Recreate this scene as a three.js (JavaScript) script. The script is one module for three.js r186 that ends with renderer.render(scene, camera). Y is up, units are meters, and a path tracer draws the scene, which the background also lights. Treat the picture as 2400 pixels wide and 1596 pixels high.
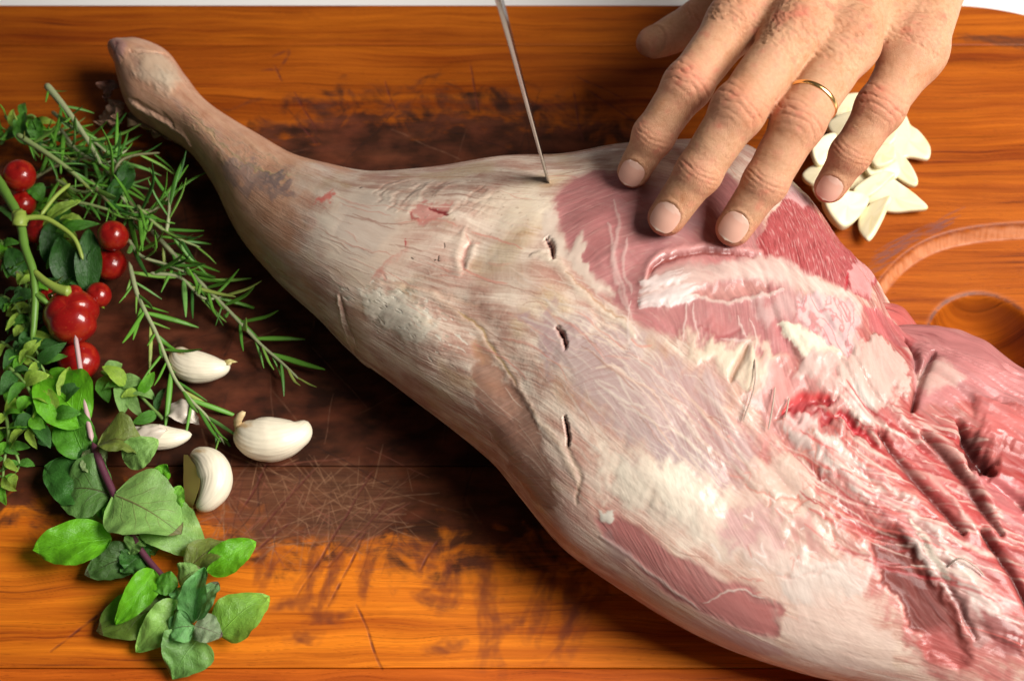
import * as THREE from 'three';
import { mergeVertices } from 'three/addons/utils/BufferGeometryUtils.js';
import { RectAreaLightUniformsLib } from 'three/addons/lights/RectAreaLightUniformsLib.js';

// ---------- camera, light, exposure ----------
const scene = new THREE.Scene();
const [FOV, CY, CZ] = [26.0,.59756,.345];
const camera = new THREE.PerspectiveCamera(FOV, 1024 / 680, 0.02, 20);
camera.position.set(0, CY, CZ); camera.lookAt(0, 0, 0);
camera.focus = 0.63; camera.userData.fStop = 9;
RectAreaLightUniformsLib.init();
scene.background = new THREE.Color(0.052, 0.052, 0.054);        // dim even room light
const sunWindow = new THREE.RectAreaLight(new THREE.Color(1, 0.95, 0.89), 23.5, 0.55, 0.55);
sunWindow.name = 'window_light'; sunWindow.position.set(0.68, 0.78, 0.13); sunWindow.lookAt(0, 0.02, 0);
scene.add(sunWindow);
const renderer = new THREE.WebGLRenderer({ antialias: true });
renderer.toneMapping = THREE.LinearToneMapping; renderer.toneMappingExposure = 1.0;
renderer.shadowMap.enabled = true;

// ---------- helpers ----------
const MM = 0.001, { PI, sin, cos, abs, min, max, sqrt, exp, floor, pow, hypot, atan2 } = Math;
const mix = (a, b, t) => a + (b - a) * t, clamp = (x, a = 0, b = 1) => x < a ? a : x > b ? b : x;
const sst = (a, b, x) => { const t = clamp((x - a) / (b - a)); return t * t * (3 - 2 * t); };
function rng(seed) { let s = seed | 0; return () => { s = (s + 0x6d2b79f5) | 0; let t = Math.imul(s ^ (s >>> 15), 1 | s); t = (t + Math.imul(t ^ (t >>> 7), 61 | t)) ^ t; return ((t ^ (t >>> 14)) >>> 0) / 4294967296; }; }
const PERM = new Uint8Array(512), GR = new Float32Array(512 * 3);
{ const r = rng(7), p = [...Array(256).keys()]; for (let i = 255; i > 0; i--) { const j = floor(r() * (i + 1)); [p[i], p[j]] = [p[j], p[i]]; } for (let i = 0; i < 512; i++) PERM[i] = p[i & 255];
  for (let i = 0; i < 512; i++) { const a = r() * 2 * PI, z = r() * 2 - 1, q = sqrt(1 - z * z); GR[i * 3] = cos(a) * q; GR[i * 3 + 1] = sin(a) * q; GR[i * 3 + 2] = z; } }
function n2(x, y) {
  const ix = floor(x), iy = floor(y), fx = x - ix, fy = y - iy, X = ix & 255, Y = iy & 255;
  const u = fx * fx * fx * (fx * (fx * 6 - 15) + 10), v = fy * fy * fy * (fy * (fy * 6 - 15) + 10);
  const g = (h, dx, dy) => GR[h * 3] * dx + GR[h * 3 + 1] * dy;
  const a = PERM[X] + Y, b = PERM[X + 1] + Y;
  return 1.7 * mix(mix(g(PERM[a & 511], fx, fy), g(PERM[b & 511], fx - 1, fy), u), mix(g(PERM[(a + 1) & 511], fx, fy - 1), g(PERM[(b + 1) & 511], fx - 1, fy - 1), u), v);
}
function n3(x, y, z) {
  const ix = floor(x), iy = floor(y), iz = floor(z), fx = x - ix, fy = y - iy, fz = z - iz, X = ix & 255, Y = iy & 255, Z = iz & 255;
  const u = fx * fx * (3 - 2 * fx), v = fy * fy * (3 - 2 * fy), w = fz * fz * (3 - 2 * fz);
  const g = (i, j, k) => { const h = PERM[(PERM[(PERM[X + i] + Y + j) & 511] + Z + k) & 511] * 3; return GR[h] * (fx - i) + GR[h + 1] * (fy - j) + GR[h + 2] * (fz - k); };
  return 1.5 * mix(mix(mix(g(0, 0, 0), g(1, 0, 0), u), mix(g(0, 1, 0), g(1, 1, 0), u), v), mix(mix(g(0, 0, 1), g(1, 0, 1), u), mix(g(0, 1, 1), g(1, 1, 1), u), v), w);
}
const fbm = (x, y, o = 4) => { let a = 0.5, s = 0; for (let i = 0; i < o; i++) { s += a * n2(x + i * 17.3, y + i * 9.1); x *= 2.03; y *= 2.03; a *= 0.5; } return s; };
const fbm3 = (x, y, z, o = 3) => { let a = 0.5, s = 0; for (let i = 0; i < o; i++) { s += a * n3(x, y, z); x *= 2.03; y *= 2.03; z *= 2.03; a *= 0.5; } return s; };
const ridge = (x, y) => 1 - abs(n2(x, y));
const srgb = (c) => c <= 0.0031308 ? 12.92 * c : 1.055 * pow(c, 1 / 2.4) - 0.055;
function dataTex(w, h, fill, color) {           // fill(k) -> writes bytes
  const d = new Uint8Array(w * h * 4); fill(d);
  const t = new THREE.DataTexture(d, w, h, THREE.RGBAFormat); t.magFilter = THREE.LinearFilter; t.minFilter = THREE.LinearFilter;
  t.wrapS = t.wrapT = THREE.MirroredRepeatWrapping; if (color) t.colorSpace = THREE.SRGBColorSpace; t.needsUpdate = true; return t;
}
const colorTex = (w, h, c) => dataTex(w, h, (d) => { for (let i = 0; i < w * h; i++) { for (let k = 0; k < 3; k++) d[i * 4 + k] = 255 * clamp(srgb(clamp(c[i * 3 + k]))) + 0.5; d[i * 4 + 3] = 255; } }, true);
const greyTex = (w, h, a, lo, hi) => dataTex(w, h, (d) => { for (let i = 0; i < w * h; i++) { d[i * 4] = d[i * 4 + 1] = d[i * 4 + 2] = 255 * clamp((a[i] - lo) / (hi - lo)) + 0.5; d[i * 4 + 3] = 255; } });
const used = new Map();
function numbered(n) { const k = used.get(n) ?? 0; used.set(n, k + 1); return k ? n + '_' + String(k).padStart(3, '0') : n; }
function thing(name, label, category, group) { const o = new THREE.Group(); o.name = numbered(name); o.userData = { label, category }; if (group) o.userData.group = group; scene.add(o); return o; }
function part(name, geo, mat, parent) { const m = new THREE.Mesh(geo, mat); m.name = name; m.castShadow = m.receiveShadow = true; parent.add(m); return m; }
function solo(name, geo, mat, label, category, group) { const m = part(numbered(name), geo, mat, scene); m.userData = { label, category }; if (group) m.userData.group = group; return m; }
// grid surface: f(i, j) -> [x, y, z], optional uv(i, j), colour(i, j)
function gridGeo(nu, nv, f, { uv, col, wrapV, flip } = {}) {
  const pos = [], uvs = [], cs = [], idx = [];
  for (let i = 0; i <= nu; i++) for (let j = 0; j <= nv; j++) { pos.push(...f(i / nu, j / nv, i, j)); const t = uv ? uv(i / nu, j / nv) : [i / nu, j / nv]; uvs.push(t[0], t[1]); if (col) cs.push(...col(i / nu, j / nv)); }
  for (let i = 0; i < nu; i++) for (let j = 0; j < nv; j++) { const a = i * (nv + 1) + j, b = a + nv + 1; if (flip) idx.push(a, a + 1, b, b, a + 1, b + 1); else idx.push(a, b, a + 1, b, b + 1, a + 1); }
  const g = new THREE.BufferGeometry(); g.setAttribute('position', new THREE.Float32BufferAttribute(pos, 3)); g.setAttribute('uv', new THREE.Float32BufferAttribute(uvs, 2));
  if (col) g.setAttribute('color', new THREE.Float32BufferAttribute(cs, 3)); g.setIndex(idx); g.computeVertexNormals();
  if (wrapV) { const n = g.attributes.normal; for (let i = 0; i <= nu; i++) { const a = i * (nv + 1), b = a + nv, x = n.getX(a) + n.getX(b), y = n.getY(a) + n.getY(b), z = n.getZ(a) + n.getZ(b), l = hypot(x, y, z) || 1; n.setXYZ(a, x / l, y / l, z / l); n.setXYZ(b, x / l, y / l, z / l); } }
  return g;
}
const V3 = (a) => new THREE.Vector3(a[0], a[1], a[2]);
const curve = (pts, t = 0.5) => new THREE.CatmullRomCurve3(pts.map(V3), false, 'centripetal', t);
// tube along points with varying radius rf(t), cross-section squash, noise
function tubeGeo(pts, rf, { seg = 24, rad = 10, squash = 1, up = [0, 1, 0], noise = 0, freq = 100, cap = true, col, uvScale = [1, 1] } = {}) {
  const c = curve(pts), U = V3(up), P = [], len = c.getLength();
  const T = new THREE.Vector3(), N = new THREE.Vector3(), B = new THREE.Vector3(), p = new THREE.Vector3();
  return gridGeo(seg, rad, (u, v, i) => {
    if (P[i] === undefined) { const tt = i / seg; c.getPointAt(tt, p); c.getTangentAt(tt, T); B.crossVectors(T, U).normalize(); N.crossVectors(B, T).normalize(); P[i] = [p.clone(), B.clone(), N.clone(), rf(tt) * (cap ? sqrt(max(0, 1 - pow(abs(tt * 2 - 1), 24))) : 1)]; }
    const [q, b, n, r] = P[i], a = v * 2 * PI, x = cos(a) * r, y = sin(a) * r * squash;
    const o = [q.x + b.x * x + n.x * y, q.y + b.y * x + n.y * y, q.z + b.z * x + n.z * y];
    if (noise) { const k = 1 + noise * fbm3(o[0] * freq, o[1] * freq, o[2] * freq, 3); return [q.x + (o[0] - q.x) * k, q.y + (o[1] - q.y) * k, q.z + (o[2] - q.z) * k]; }
    return o;
  }, { uv: (u, v) => [u * len * uvScale[0], v * uvScale[1]], col, wrapV: true, flip: true });
}
const std = (o) => new THREE.MeshPhysicalMaterial(o);
const lin = (r, g, b) => new THREE.Color().setRGB(r, g, b);
// distance from point to polyline (with parameter) / signed distance to polygon, in given units
function segDist(px, py, ax, ay, bx, by) { const dx = bx - ax, dy = by - ay, t = clamp(((px - ax) * dx + (py - ay) * dy) / (dx * dx + dy * dy + 1e-12)), x = px - ax - dx * t, y = py - ay - dy * t; return [sqrt(x * x + y * y), t]; }
function polySdf(px, py, p) {
  let d = 1e9, inside = false;
  for (let i = 0, j = p.length - 1; i < p.length; j = i++) {
    const ax = p[i][0], ay = p[i][1], bx = p[j][0], by = p[j][1], dx = bx - ax, dy = by - ay, t = clamp(((px - ax) * dx + (py - ay) * dy) / (dx * dx + dy * dy + 1e-12)), x = px - ax - dx * t, y = py - ay - dy * t, q = x * x + y * y;
    if (q < d) d = q; if ((ay > py) !== (by > py) && px < (bx - ax) * (py - ay) / (by - ay) + ax) inside = !inside;
  }
  return inside ? -sqrt(d) : sqrt(d);
}
// two sheets with the same grid, joined at their rims into one closed plate
function mergeTwo(a, b, nu, nv) {
  const n = a.attributes.position.count, g = new THREE.BufferGeometry();
  for (const k of Object.keys(a.attributes)) { const A = a.attributes[k], x = new Float32Array(A.array.length * 2); x.set(A.array); x.set(b.attributes[k].array, A.array.length); g.setAttribute(k, new THREE.BufferAttribute(x, A.itemSize)); }
  const I = [...a.index.array, ...[...b.index.array].map((i) => i + n)], at = (i, j) => i * (nv + 1) + j, edge = [];
  for (let i = 0; i < nu; i++) edge.push([at(i, 0), at(i + 1, 0)]); for (let j = 0; j < nv; j++) edge.push([at(nu, j), at(nu, j + 1)]); for (let i = nu; i > 0; i--) edge.push([at(i, nv), at(i - 1, nv)]); for (let j = nv; j > 0; j--) edge.push([at(0, j), at(0, j - 1)]);
  for (const [p, q] of edge) I.push(p, q, p + n, q, q + n, p + n);
  g.setIndex(I); return g;
}

// ---------- unseen softbox, added as a glowing body for the window light ----------
{ const o = thing('added_softbox_lamp', 'added square white softbox, unseen body for the window light above the right end of the board', 'lamp'), d = new THREE.BoxGeometry(0.55, 0.55, 0.01), h = new THREE.CylinderGeometry(0.06, 0.40, 0.22, 4, 1, true, PI / 4); h.rotateX(-PI / 2); h.translate(0, 0, -0.12); d.translate(0, 0, -0.006);
  part('diffuser', d, std({ color: lin(0.8, 0.8, 0.8), emissive: lin(1, 0.95, 0.89), emissiveIntensity: 0.6, roughness: 0.6 }), o); part('housing', h, std({ color: lin(0.02, 0.02, 0.02), roughness: 0.7, side: THREE.DoubleSide }), o); o.position.set(0.68, 0.78, 0.13); o.lookAt(0, 0.02, 0); o.translateZ(-0.004); }
// ---------- table and cutting board ----------
{ const g = new THREE.BoxGeometry(2.4, 0.04, 1.6); g.translate(0, -0.052, -0.1);
  const m = part('table_top', g, std({ color: lin(0.78, 0.77, 0.75), roughness: 0.5 }), scene); m.userData = { kind: 'structure' }; }
{
  const BX0 = -0.36, BX1 = 0.34, BZ0 = -0.2088, BZ1 = 0.24, TW = 2048, TH = 1400, N = TW * TH;
  const C = new Float32Array(N * 3), Hh = new Float32Array(N), Ro = new Float32Array(N);
  const seams = [BZ0, [[0,-.1804]][0][1], [[0,.0646]][0][1], [[0,.1569]][0][1], BZ1];
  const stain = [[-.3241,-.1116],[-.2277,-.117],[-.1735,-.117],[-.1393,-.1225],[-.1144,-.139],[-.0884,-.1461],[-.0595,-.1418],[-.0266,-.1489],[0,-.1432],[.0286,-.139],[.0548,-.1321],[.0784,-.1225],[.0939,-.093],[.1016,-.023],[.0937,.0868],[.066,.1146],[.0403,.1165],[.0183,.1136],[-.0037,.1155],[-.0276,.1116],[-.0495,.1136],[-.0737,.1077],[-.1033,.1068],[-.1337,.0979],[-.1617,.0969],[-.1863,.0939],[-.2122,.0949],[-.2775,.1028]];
  const worn = [[-.1375,.0621],[-.0458,.0621],[-.0423,.0828],[-.0447,.0949],[-.0554,.1048],[-.0812,.1068],[-.107,.1068],[-.1297,.1008],[-.1424,.0868]];
  const rec = [[.3145,-.0672],[.2515,-.0667],[.2237,-.0634],[.2062,-.0581],[.1903,-.0482],[.1771,-.0338],[.1694,-.0206],[.165,-.0088],[.1605,.0119],[.1599,.0342],[.1652,.0536],[.1808,.0663],[.2841,.0725]];
  const recS = new THREE.CatmullRomCurve3(rec.map((p) => new THREE.Vector3(p[0], p[1], 0)), true, 'centripetal').getPoints(120).map((p) => [p.x, p.y]);
  const hole = [[.2245,-.0014]][0], hrx = 0.0265, hrz = 0.0275;
  const tones = [[0.56, 0.06], [0.52, 0.10], [1.02, -0.02], [0.8, 0.2]];
  for (let j = 0; j < TH; j++) {
    const z = BZ0 + (BZ1 - BZ0) * (j + 0.5) / TH; let pk = 0; while (z > seams[pk + 1] && pk < 3) pk++;
    const [tn, rd] = tones[pk];
    for (let i = 0; i < TW; i++) {
      const x = BX0 + (BX1 - BX0) * (i + 0.5) / TW, X = x * 1000, Z = z * 1000, k = j * TW + i;
      const wz = Z + 3 * n2(X * 0.012, Z * 0.03 + pk * 40) + 1.2 * n2(X * 0.04, Z * 0.1 + pk * 11);
      let g1 = fbm(X * 0.006 + pk * 13, wz * 0.16, 5), g2 = fbm(X * 0.018 + 5, wz * 0.8 + pk * 7, 4), g3 = n2(X * 0.035, wz * 2.9), bl = fbm(X * 0.014 + 40, Z * 0.03, 3);
      let t = clamp(0.55 + g1 * 1.0 + g2 * 0.35 + bl * 0.35), dk = sst(0.28, 0.7, -(g1 * 0.7 + g2 * 0.75 + g3 * 0.12));
      let r = mix(0.34, 0.70, t), g = mix(0.062, 0.185, t), b = mix(0.004, 0.009, t);
      r = mix(r, 0.13, dk * 0.75); g = mix(g, 0.032, dk * 0.75); b = mix(b, 0.010, dk * 0.75);
      const pore = sst(0.45, 0.8, n2(X * 0.16, wz * 3.1 + 30)) * 0.4; r *= 1 - pore * 0.5; g *= 1 - pore * 0.6; b *= 1 - pore * 0.5;
      const ff = (1 + g3 * 0.12 + g2 * 0.16) * (1 - 0.35 * sst(0.35, 0.75, n2(X * 0.011 + 3, wz * 1.7 + 60))); r *= tn * ff; g *= tn * (1 - rd) * ff; b *= tn * ff;
      // dark fat and blood stain in the middle, ragged along the grain; tone lowered to add leg shadow
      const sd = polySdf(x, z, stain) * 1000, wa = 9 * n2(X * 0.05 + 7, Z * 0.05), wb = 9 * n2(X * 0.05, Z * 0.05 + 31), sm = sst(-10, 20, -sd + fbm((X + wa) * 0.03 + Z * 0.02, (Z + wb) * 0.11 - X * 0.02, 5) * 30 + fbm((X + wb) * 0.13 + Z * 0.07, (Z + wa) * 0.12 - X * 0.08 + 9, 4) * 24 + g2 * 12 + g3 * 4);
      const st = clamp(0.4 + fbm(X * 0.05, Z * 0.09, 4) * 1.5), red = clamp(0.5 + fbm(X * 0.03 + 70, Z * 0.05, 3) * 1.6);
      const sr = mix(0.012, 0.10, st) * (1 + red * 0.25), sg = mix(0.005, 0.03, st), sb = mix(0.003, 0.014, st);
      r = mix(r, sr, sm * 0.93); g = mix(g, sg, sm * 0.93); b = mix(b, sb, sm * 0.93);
      const wd = polySdf(x, z, worn) * 1000, wm = sst(0, 10, -wd + fbm(X * 0.05, Z * 0.05, 3) * 18) * 0.75;
      r = mix(r, 0.115 + 0.09 * g2 + 0.05 * bl, wm); g = mix(g, 0.042 + 0.04 * g2, wm); b = mix(b, 0.02 + 0.02 * g2, wm);
      C[k * 3] = r; C[k * 3 + 1] = g; C[k * 3 + 2] = b;
      Hh[k] = -dk * 0.05 + g3 * 0.02 - pore * 0.12 + sm * 0.06 * fbm(X * 0.2, Z * 0.7, 2);
      Ro[k] = clamp(0.48 + sm * 0.2 + wm * 0.15 + 0.08 * g2 + 0.1 * bl);
    }
  }
  // strokes on the board: knife scars, dark cut lines, smears
  function line(ax, az, bx, bz, w, c, a, h = 0, wob = 0, seed = 0) {
    const kx = TW / (BX1 - BX0), kz = TH / (BZ1 - BZ0), m = w * 2 + wob;
    const i0 = max(0, floor((min(ax, bx) - m - BX0) * kx)), i1 = min(TW - 1, floor((max(ax, bx) + m - BX0) * kx)), j0 = max(0, floor((min(az, bz) - m - BZ0) * kz)), j1 = min(TH - 1, floor((max(az, bz) + m - BZ0) * kz));
    for (let j = j0; j <= j1; j++) for (let i = i0; i <= i1; i++) {
      let x = BX0 + (i + 0.5) / kx, z = BZ0 + (j + 0.5) / kz; if (wob) { x += wob * n2(z * 60 + seed, seed * 3.1); z += wob * n2(x * 60 + seed, seed * 1.7 + 9); }
      const [d, t] = segDist(x, z, ax, az, bx, bz); if (d > w) continue;
      const q = sst(0, 0.7, 1 - d / w) * a * (0.55 + 0.45 * sst(0, 0.2, t) * sst(0, 0.2, 1 - t)) * clamp(0.75 + n2(x * 300 + seed, z * 300) * 0.8), k = j * TW + i;
      for (let e = 0; e < 3; e++) C[k * 3 + e] = mix(C[k * 3 + e], c[e], q); Hh[k] += h * q;
    }
  }
  const R = rng(21), inPoly = (p) => { let x0 = 9, x1 = -9, z0 = 9, z1 = -9; for (const q of p) { x0 = min(x0, q[0]); x1 = max(x1, q[0]); z0 = min(z0, q[1]); z1 = max(z1, q[1]); } for (;;) { const x = mix(x0, x1, R()), z = mix(z0, z1, R()); if (polySdf(x, z, p) < 0) return [x, z]; } };
  for (let k = 0; k < 170; k++) { const [x, z] = inPoly(worn), a = (R() < 0.5 ? -1.0 : 0.6) + (R() - 0.5) * 1.5, l = 0.004 + R() * R() * 0.026, v = R(), c = v < 0.55 ? [0.26, 0.13, 0.07] : v < 0.8 ? [0.06, 0.02, 0.013] : [0.24, 0.08, 0.05]; line(x - cos(a) * l, z - sin(a) * l, x + cos(a) * l, z + sin(a) * l, 0.0003 + R() * 0.00035, c, 0.2 + R() * 0.4, -0.1, 0.0006, k); }
  for (let k = 0; k < 240; k++) { const [x, z] = inPoly(stain), a = R() * PI, l = 0.004 + R() * 0.02, c = R() < 0.45 ? [0.2, 0.09, 0.05] : [0.02, 0.008, 0.006]; line(x - cos(a) * l, z - sin(a) * l, x + cos(a) * l, z + sin(a) * l, 0.0004 + R() * 0.0004, c, 0.2 + R() * 0.35, -0.1, 0.0015, k + 500); }
  const DK = [0.10, 0.022, 0.016], cuts = [[[-.0618,.0663],[-.0917,.1265]], [[-.0633,.0949],[-.0779,.1299]], [[-.0554,.0828],[-.0789,.1126]], [[-.0315,.0989],[-.0394,.1136]], [[-.0661,.1299],[-.054,.1573]], [[-.1622,.1223],[-.1924,.15]], [[-.1592,.1165],[-.177,.1393]], [[-.0875,.0663],[-.1115,.0969]], [[-.097,.0919],[-.1125,.1068]], [[-.1073,.0579],[-.1197,.0889]], [[-.1092,-.128],[-.0985,-.1143]], [[-.0668,-.156],[-.0593,-.1363]], [[-.113,-.1489],[-.099,-.1225]], [[-.0224,-.1675],[-.0176,-.1363]], [[.0334,-.1588],[.0574,-.1447]], [[.0399,-.1503],[.0613,-.1307]], [[.0311,-.1531],[.0368,-.1143]], [[-.1255,-.1675],[-.1202,-.156]]];
  cuts.forEach((c, k) => line(c[0][0], c[0][1], c[1][0], c[1][1], 0.0008, DK, 0.75, -0.25, 0.0012, k + 900));
  // vertical dark smears running out of the stain across the grain
  const sme = [[[-.085,.1048],[-.0882,.1242]], [[-.0757,.1048],[-.0823,.1318]], [[-.0609,.1068],[-.0636,.1261]], [[-.0369,.1048],[-.0384,.1184]], [[-.011,.1087],[-.0092,.1558]], [[-.0258,.1087],[-.0272,.1299]], [[-.1014,.1299],[-.0851,.1299]], [[-.0865,.1355],[-.0739,.1355]], [[-.0914,.143],[-.0824,.143]], [[.0165,.1146],[.0072,.1448]], [[.0364,.1223],[.0178,.1485]], [[.0238,.1184],[.0234,.1374]], [[-.1033,.1068],[-.1077,.1204]], [[-.04,.1261],[-.0309,.1261]], [[-.0322,.1467],[-.0214,.1467]], [[-.0054,.1393],[.0018,.1383]]];
  sme.forEach((c, k) => { for (let q = 0; q < 5; q++) { const o = (R() - 0.5) * 0.007; line(c[0][0] + o, c[0][1] + (R() - 0.5) * 0.006, c[1][0] + o + (R() - 0.5) * 0.004, c[1][1] + (R() - 0.5) * 0.01, 0.0016 + R() * 0.0022, [0.15, 0.032, 0.014], 0.38, 0, 0.004, k * 9 + q); } });
  // dark rim marks by the recess, knot near the corner
  const rim = [[.1766,-.0374],[.184,-.0472],[.1955,-.0556],[.2087,-.0609],[.2159,-.0667]]; for (let k = 0; k < 46; k++) { const i = floor(R() * 4), t = R(), x = mix(rim[i][0], rim[i + 1][0], t), z = mix(rim[i][1], rim[i + 1][1], t) - R() * 0.006, l = 0.002 + R() * 0.008; line(x - l, z + l * 0.5, x + l, z - l * 0.5, 0.0008, [0.16, 0.06, 0.05], 0.5, 0, 0.002, k + 60); }
  for (let k = 0; k < recS.length - 1; k++) if (recS[k][0] < 0.31) line(recS[k][0], recS[k][1], recS[k + 1][0], recS[k + 1][1], 0.0009, [0.13, 0.035, 0.02], 0.5, 0, 0.0006, k);
  for (let k = 0; k < recS.length - 1; k++) if (recS[k][0] < 0.31) { const dx = recS[k + 1][0] - recS[k][0], dz = recS[k + 1][1] - recS[k][1], l = hypot(dx, dz) || 1; let ox = -dz / l * 0.0026, oz = dx / l * 0.0026; if (polySdf(recS[k][0] + ox, recS[k][1] + oz, recS) > 0) { ox = -ox; oz = -oz; } line(recS[k][0] + ox, recS[k][1] + oz, recS[k + 1][0] + ox, recS[k + 1][1] + oz, 0.0026, [0.62, 0.27, 0.14], 0.5, 0, 0.0008, k + 300); }  // pale worn edge, also painted lighter as the bevel catching light
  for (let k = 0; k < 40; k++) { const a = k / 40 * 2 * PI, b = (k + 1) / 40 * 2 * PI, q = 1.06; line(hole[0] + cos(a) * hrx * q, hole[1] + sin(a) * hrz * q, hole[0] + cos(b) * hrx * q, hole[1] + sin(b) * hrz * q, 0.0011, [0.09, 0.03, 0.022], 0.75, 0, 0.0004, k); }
  const kn = [[.2576,-.1866],[.2755,-.1792]][0]; for (let k = 0; k < 12; k++) line(kn[0] - 0.02 + R() * 0.02, kn[1] + (R() - 0.5) * 0.008, kn[0] + 0.03, kn[1] + 0.008 + (R() - 0.5) * 0.008, 0.0016, [0.10, 0.03, 0.012], 0.5, 0, 0.004, k + 33);
  const mk = [[-.126,-.1733],[-.1199,-.1762],[-.1208,-.1646],[-.1297,-.1632]]; for (let k = 0; k < 3; k++) line(mk[k][0], mk[k][1], mk[k + 1][0], mk[k + 1][1], 0.0013, DK, 0.6, 0, 0.003, k);
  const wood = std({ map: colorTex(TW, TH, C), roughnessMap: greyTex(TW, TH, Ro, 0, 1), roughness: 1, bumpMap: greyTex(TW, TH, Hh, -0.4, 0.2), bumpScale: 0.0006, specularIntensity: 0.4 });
  const board = thing('cutting_board', 'orange-brown wooden cutting board with a dark stained middle, knife scars and a finger hole', 'cutting board');
  const zfar = (x) => BZ0 + (x > 0.235 ? 4.2 * (x - 0.235) ** 2 : 0);
  const carve = (x, z) => {
    let y = 0; const d = x < 0.12 ? 1 : polySdf(x, z, recS); if (d < 0.006) y -= 0.007 * sst(-0.001, 0.0048, -d);
    const q = hypot((x - hole[0]) / hrx, (z - hole[1]) / hrz); if (q < 1.12) y -= 0.024 * (1 - pow(min(1, q), 4.5)) + 0.0012 * sst(1.12, 0.98, q); return y;
  };
  for (let p = 0; p < 4; p++) {
    const fine = p === 1, nx = fine ? 640 : 230, nz = fine ? 230 : 24, e = 0.0007;
    const z0 = (x) => p === 0 ? zfar(x) : seams[p], z1 = seams[p + 1], y0 = -0.028;
    const rows = []; for (let j = 0; j <= nz; j++) rows.push(j / nz);
    const g = gridGeo(nx, nz + 6, (u, v, i, j) => {
      const x = mix(BX0, BX1, u), a = z0(x) + 0.0001, b = z1 - 0.0001;
      if (j === 0) return [x, y0, a]; if (j === nz + 6) return [x, y0, b];
      if (j === 1) return [x, -e, a]; if (j === nz + 5) return [x, -e, b];
      if (j === 2) return [x, -e * 0.3, a + e * 0.3]; if (j === nz + 4) return [x, -e * 0.3, b - e * 0.3];
      const z = mix(a + e, b - e, (j - 3) / (nz));
      return [x, fine ? carve(x, z) : 0, z];
    }, { uv: () => [0, 0], flip: false });
    const P = g.attributes.position, U = g.attributes.uv; for (let k = 0; k < P.count; k++) U.setXY(k, (P.getX(k) - BX0) / (BX1 - BX0), (P.getZ(k) - BZ0) / (BZ1 - BZ0));
    // gridGeo winds u then v; turn faces up
    const I = g.index.array; for (let k = 0; k < I.length; k += 3) { const t = I[k]; I[k] = I[k + 1]; I[k + 1] = t; } g.computeVertexNormals();
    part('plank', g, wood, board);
  }
}

// ---------- leg of lamb ----------
const TAB = [[-.20522,-.15678,-.39499,-.91869,.003,.02258,.007],
[-.1983,-.15304,.18057,-.98356,.00801,.02234,.011],
[-.19168,-.14764,.32412,-.94602,.01391,.02216,.014],
[-.18211,-.13752,.3926,-.91971,.0186,.0221,.015],
[-.17102,-.12493,.45776,-.88908,.0154,.0221,.015],
[-.15424,-.10846,.37806,-.92578,.01223,.02204,.016],
[-.13559,-.08904,.59166,-.80619,.01527,.02192,.018],
[-.11743,-.067,.55664,-.83075,.02292,.02268,.022],
[-.0978,-.04954,.47348,-.8808,.02987,.02538,.027],
[-.07668,-.03461,.40824,-.91287,.03628,.02914,.031],
[-.05294,-.02453,.41977,-.90763,.04867,.03196,.034],
[-.02798,-.01786,.42285,-.9062,.06065,.03431,.0365],
[-.00296,-.00826,.40706,-.9134,.0707,.03619,.0385],
[.02125,-.00081,.37006,-.92901,.0839,.0376,.04],
[.04303,.00729,.40755,-.91318,.09696,.03854,.041],
[.06478,.01908,.42781,-.90387,.10711,.03854,.041],
[.08648,.03843,.44375,-.89615,.1045,.0376,.04],
[.10545,.05904,.42979,-.90293,.09797,.03572,.038],
[.12557,.0755,.39127,-.92028,.09181,.03384,.036],
[.14475,.09163,.35249,-.93582,.0816,.03196,.034],
[.17573,.10178,.34322,-.93926,.07814,.03008,.032],
[.2047,.11058,.28148,-.95957,.07842,.0282,.03],
[.23394,.12158,.25261,-.96757,.07807,.02632,.028],
[.26201,.13072,.23339,-.97238,.07386,.02068,.022]], EXN = 2.25;
const CUM = [0]; for (let i = 1; i < TAB.length; i++) CUM.push(CUM[i - 1] + hypot(TAB[i][0] - TAB[i - 1][0], TAB[i][1] - TAB[i - 1][1]));
const LEGLEN = CUM[CUM.length - 1];
function station(u) {           // u: fraction of the leg's length -> interpolated section
  const d = u * LEGLEN; let i = 0; while (i < TAB.length - 2 && CUM[i + 1] < d) i++;
  const t = clamp((d - CUM[i]) / (CUM[i + 1] - CUM[i])), n = TAB.length - 1, g = (k) => TAB[clamp(i + k, 0, n)], a = g(-1), b = g(0), c = g(1), e = g(2), o = [];
  for (let k = 0; k < 7; k++) o.push(0.5 * (2 * b[k] + (c[k] - a[k]) * t + (2 * a[k] - 5 * b[k] + 4 * c[k] - e[k]) * t * t + (3 * b[k] - a[k] - 3 * c[k] + e[k]) * t * t * t));
  const l = hypot(o[2], o[3]); o[2] /= l; o[3] /= l; return o;
}
function legPoint(q, v, k = 1) {
  const th = -PI / 2 + 2 * PI * v, c = cos(th), s = sin(th), x = k * q[4] * Math.sign(c) * pow(abs(c), 2 / EXN), y = q[5] + k * q[6] * Math.sign(s) * pow(abs(s), 2 / EXN);
  return [q[0] + q[2] * x, max(y, 0.0006), q[1] + q[3] * x];
}
const LT = 1500, LN = LT * LT, legC = new Float32Array(LN * 3), legB = new Float32Array(LN), legF = new Float32Array(LN), legR = new Float32Array(LN);
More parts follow.
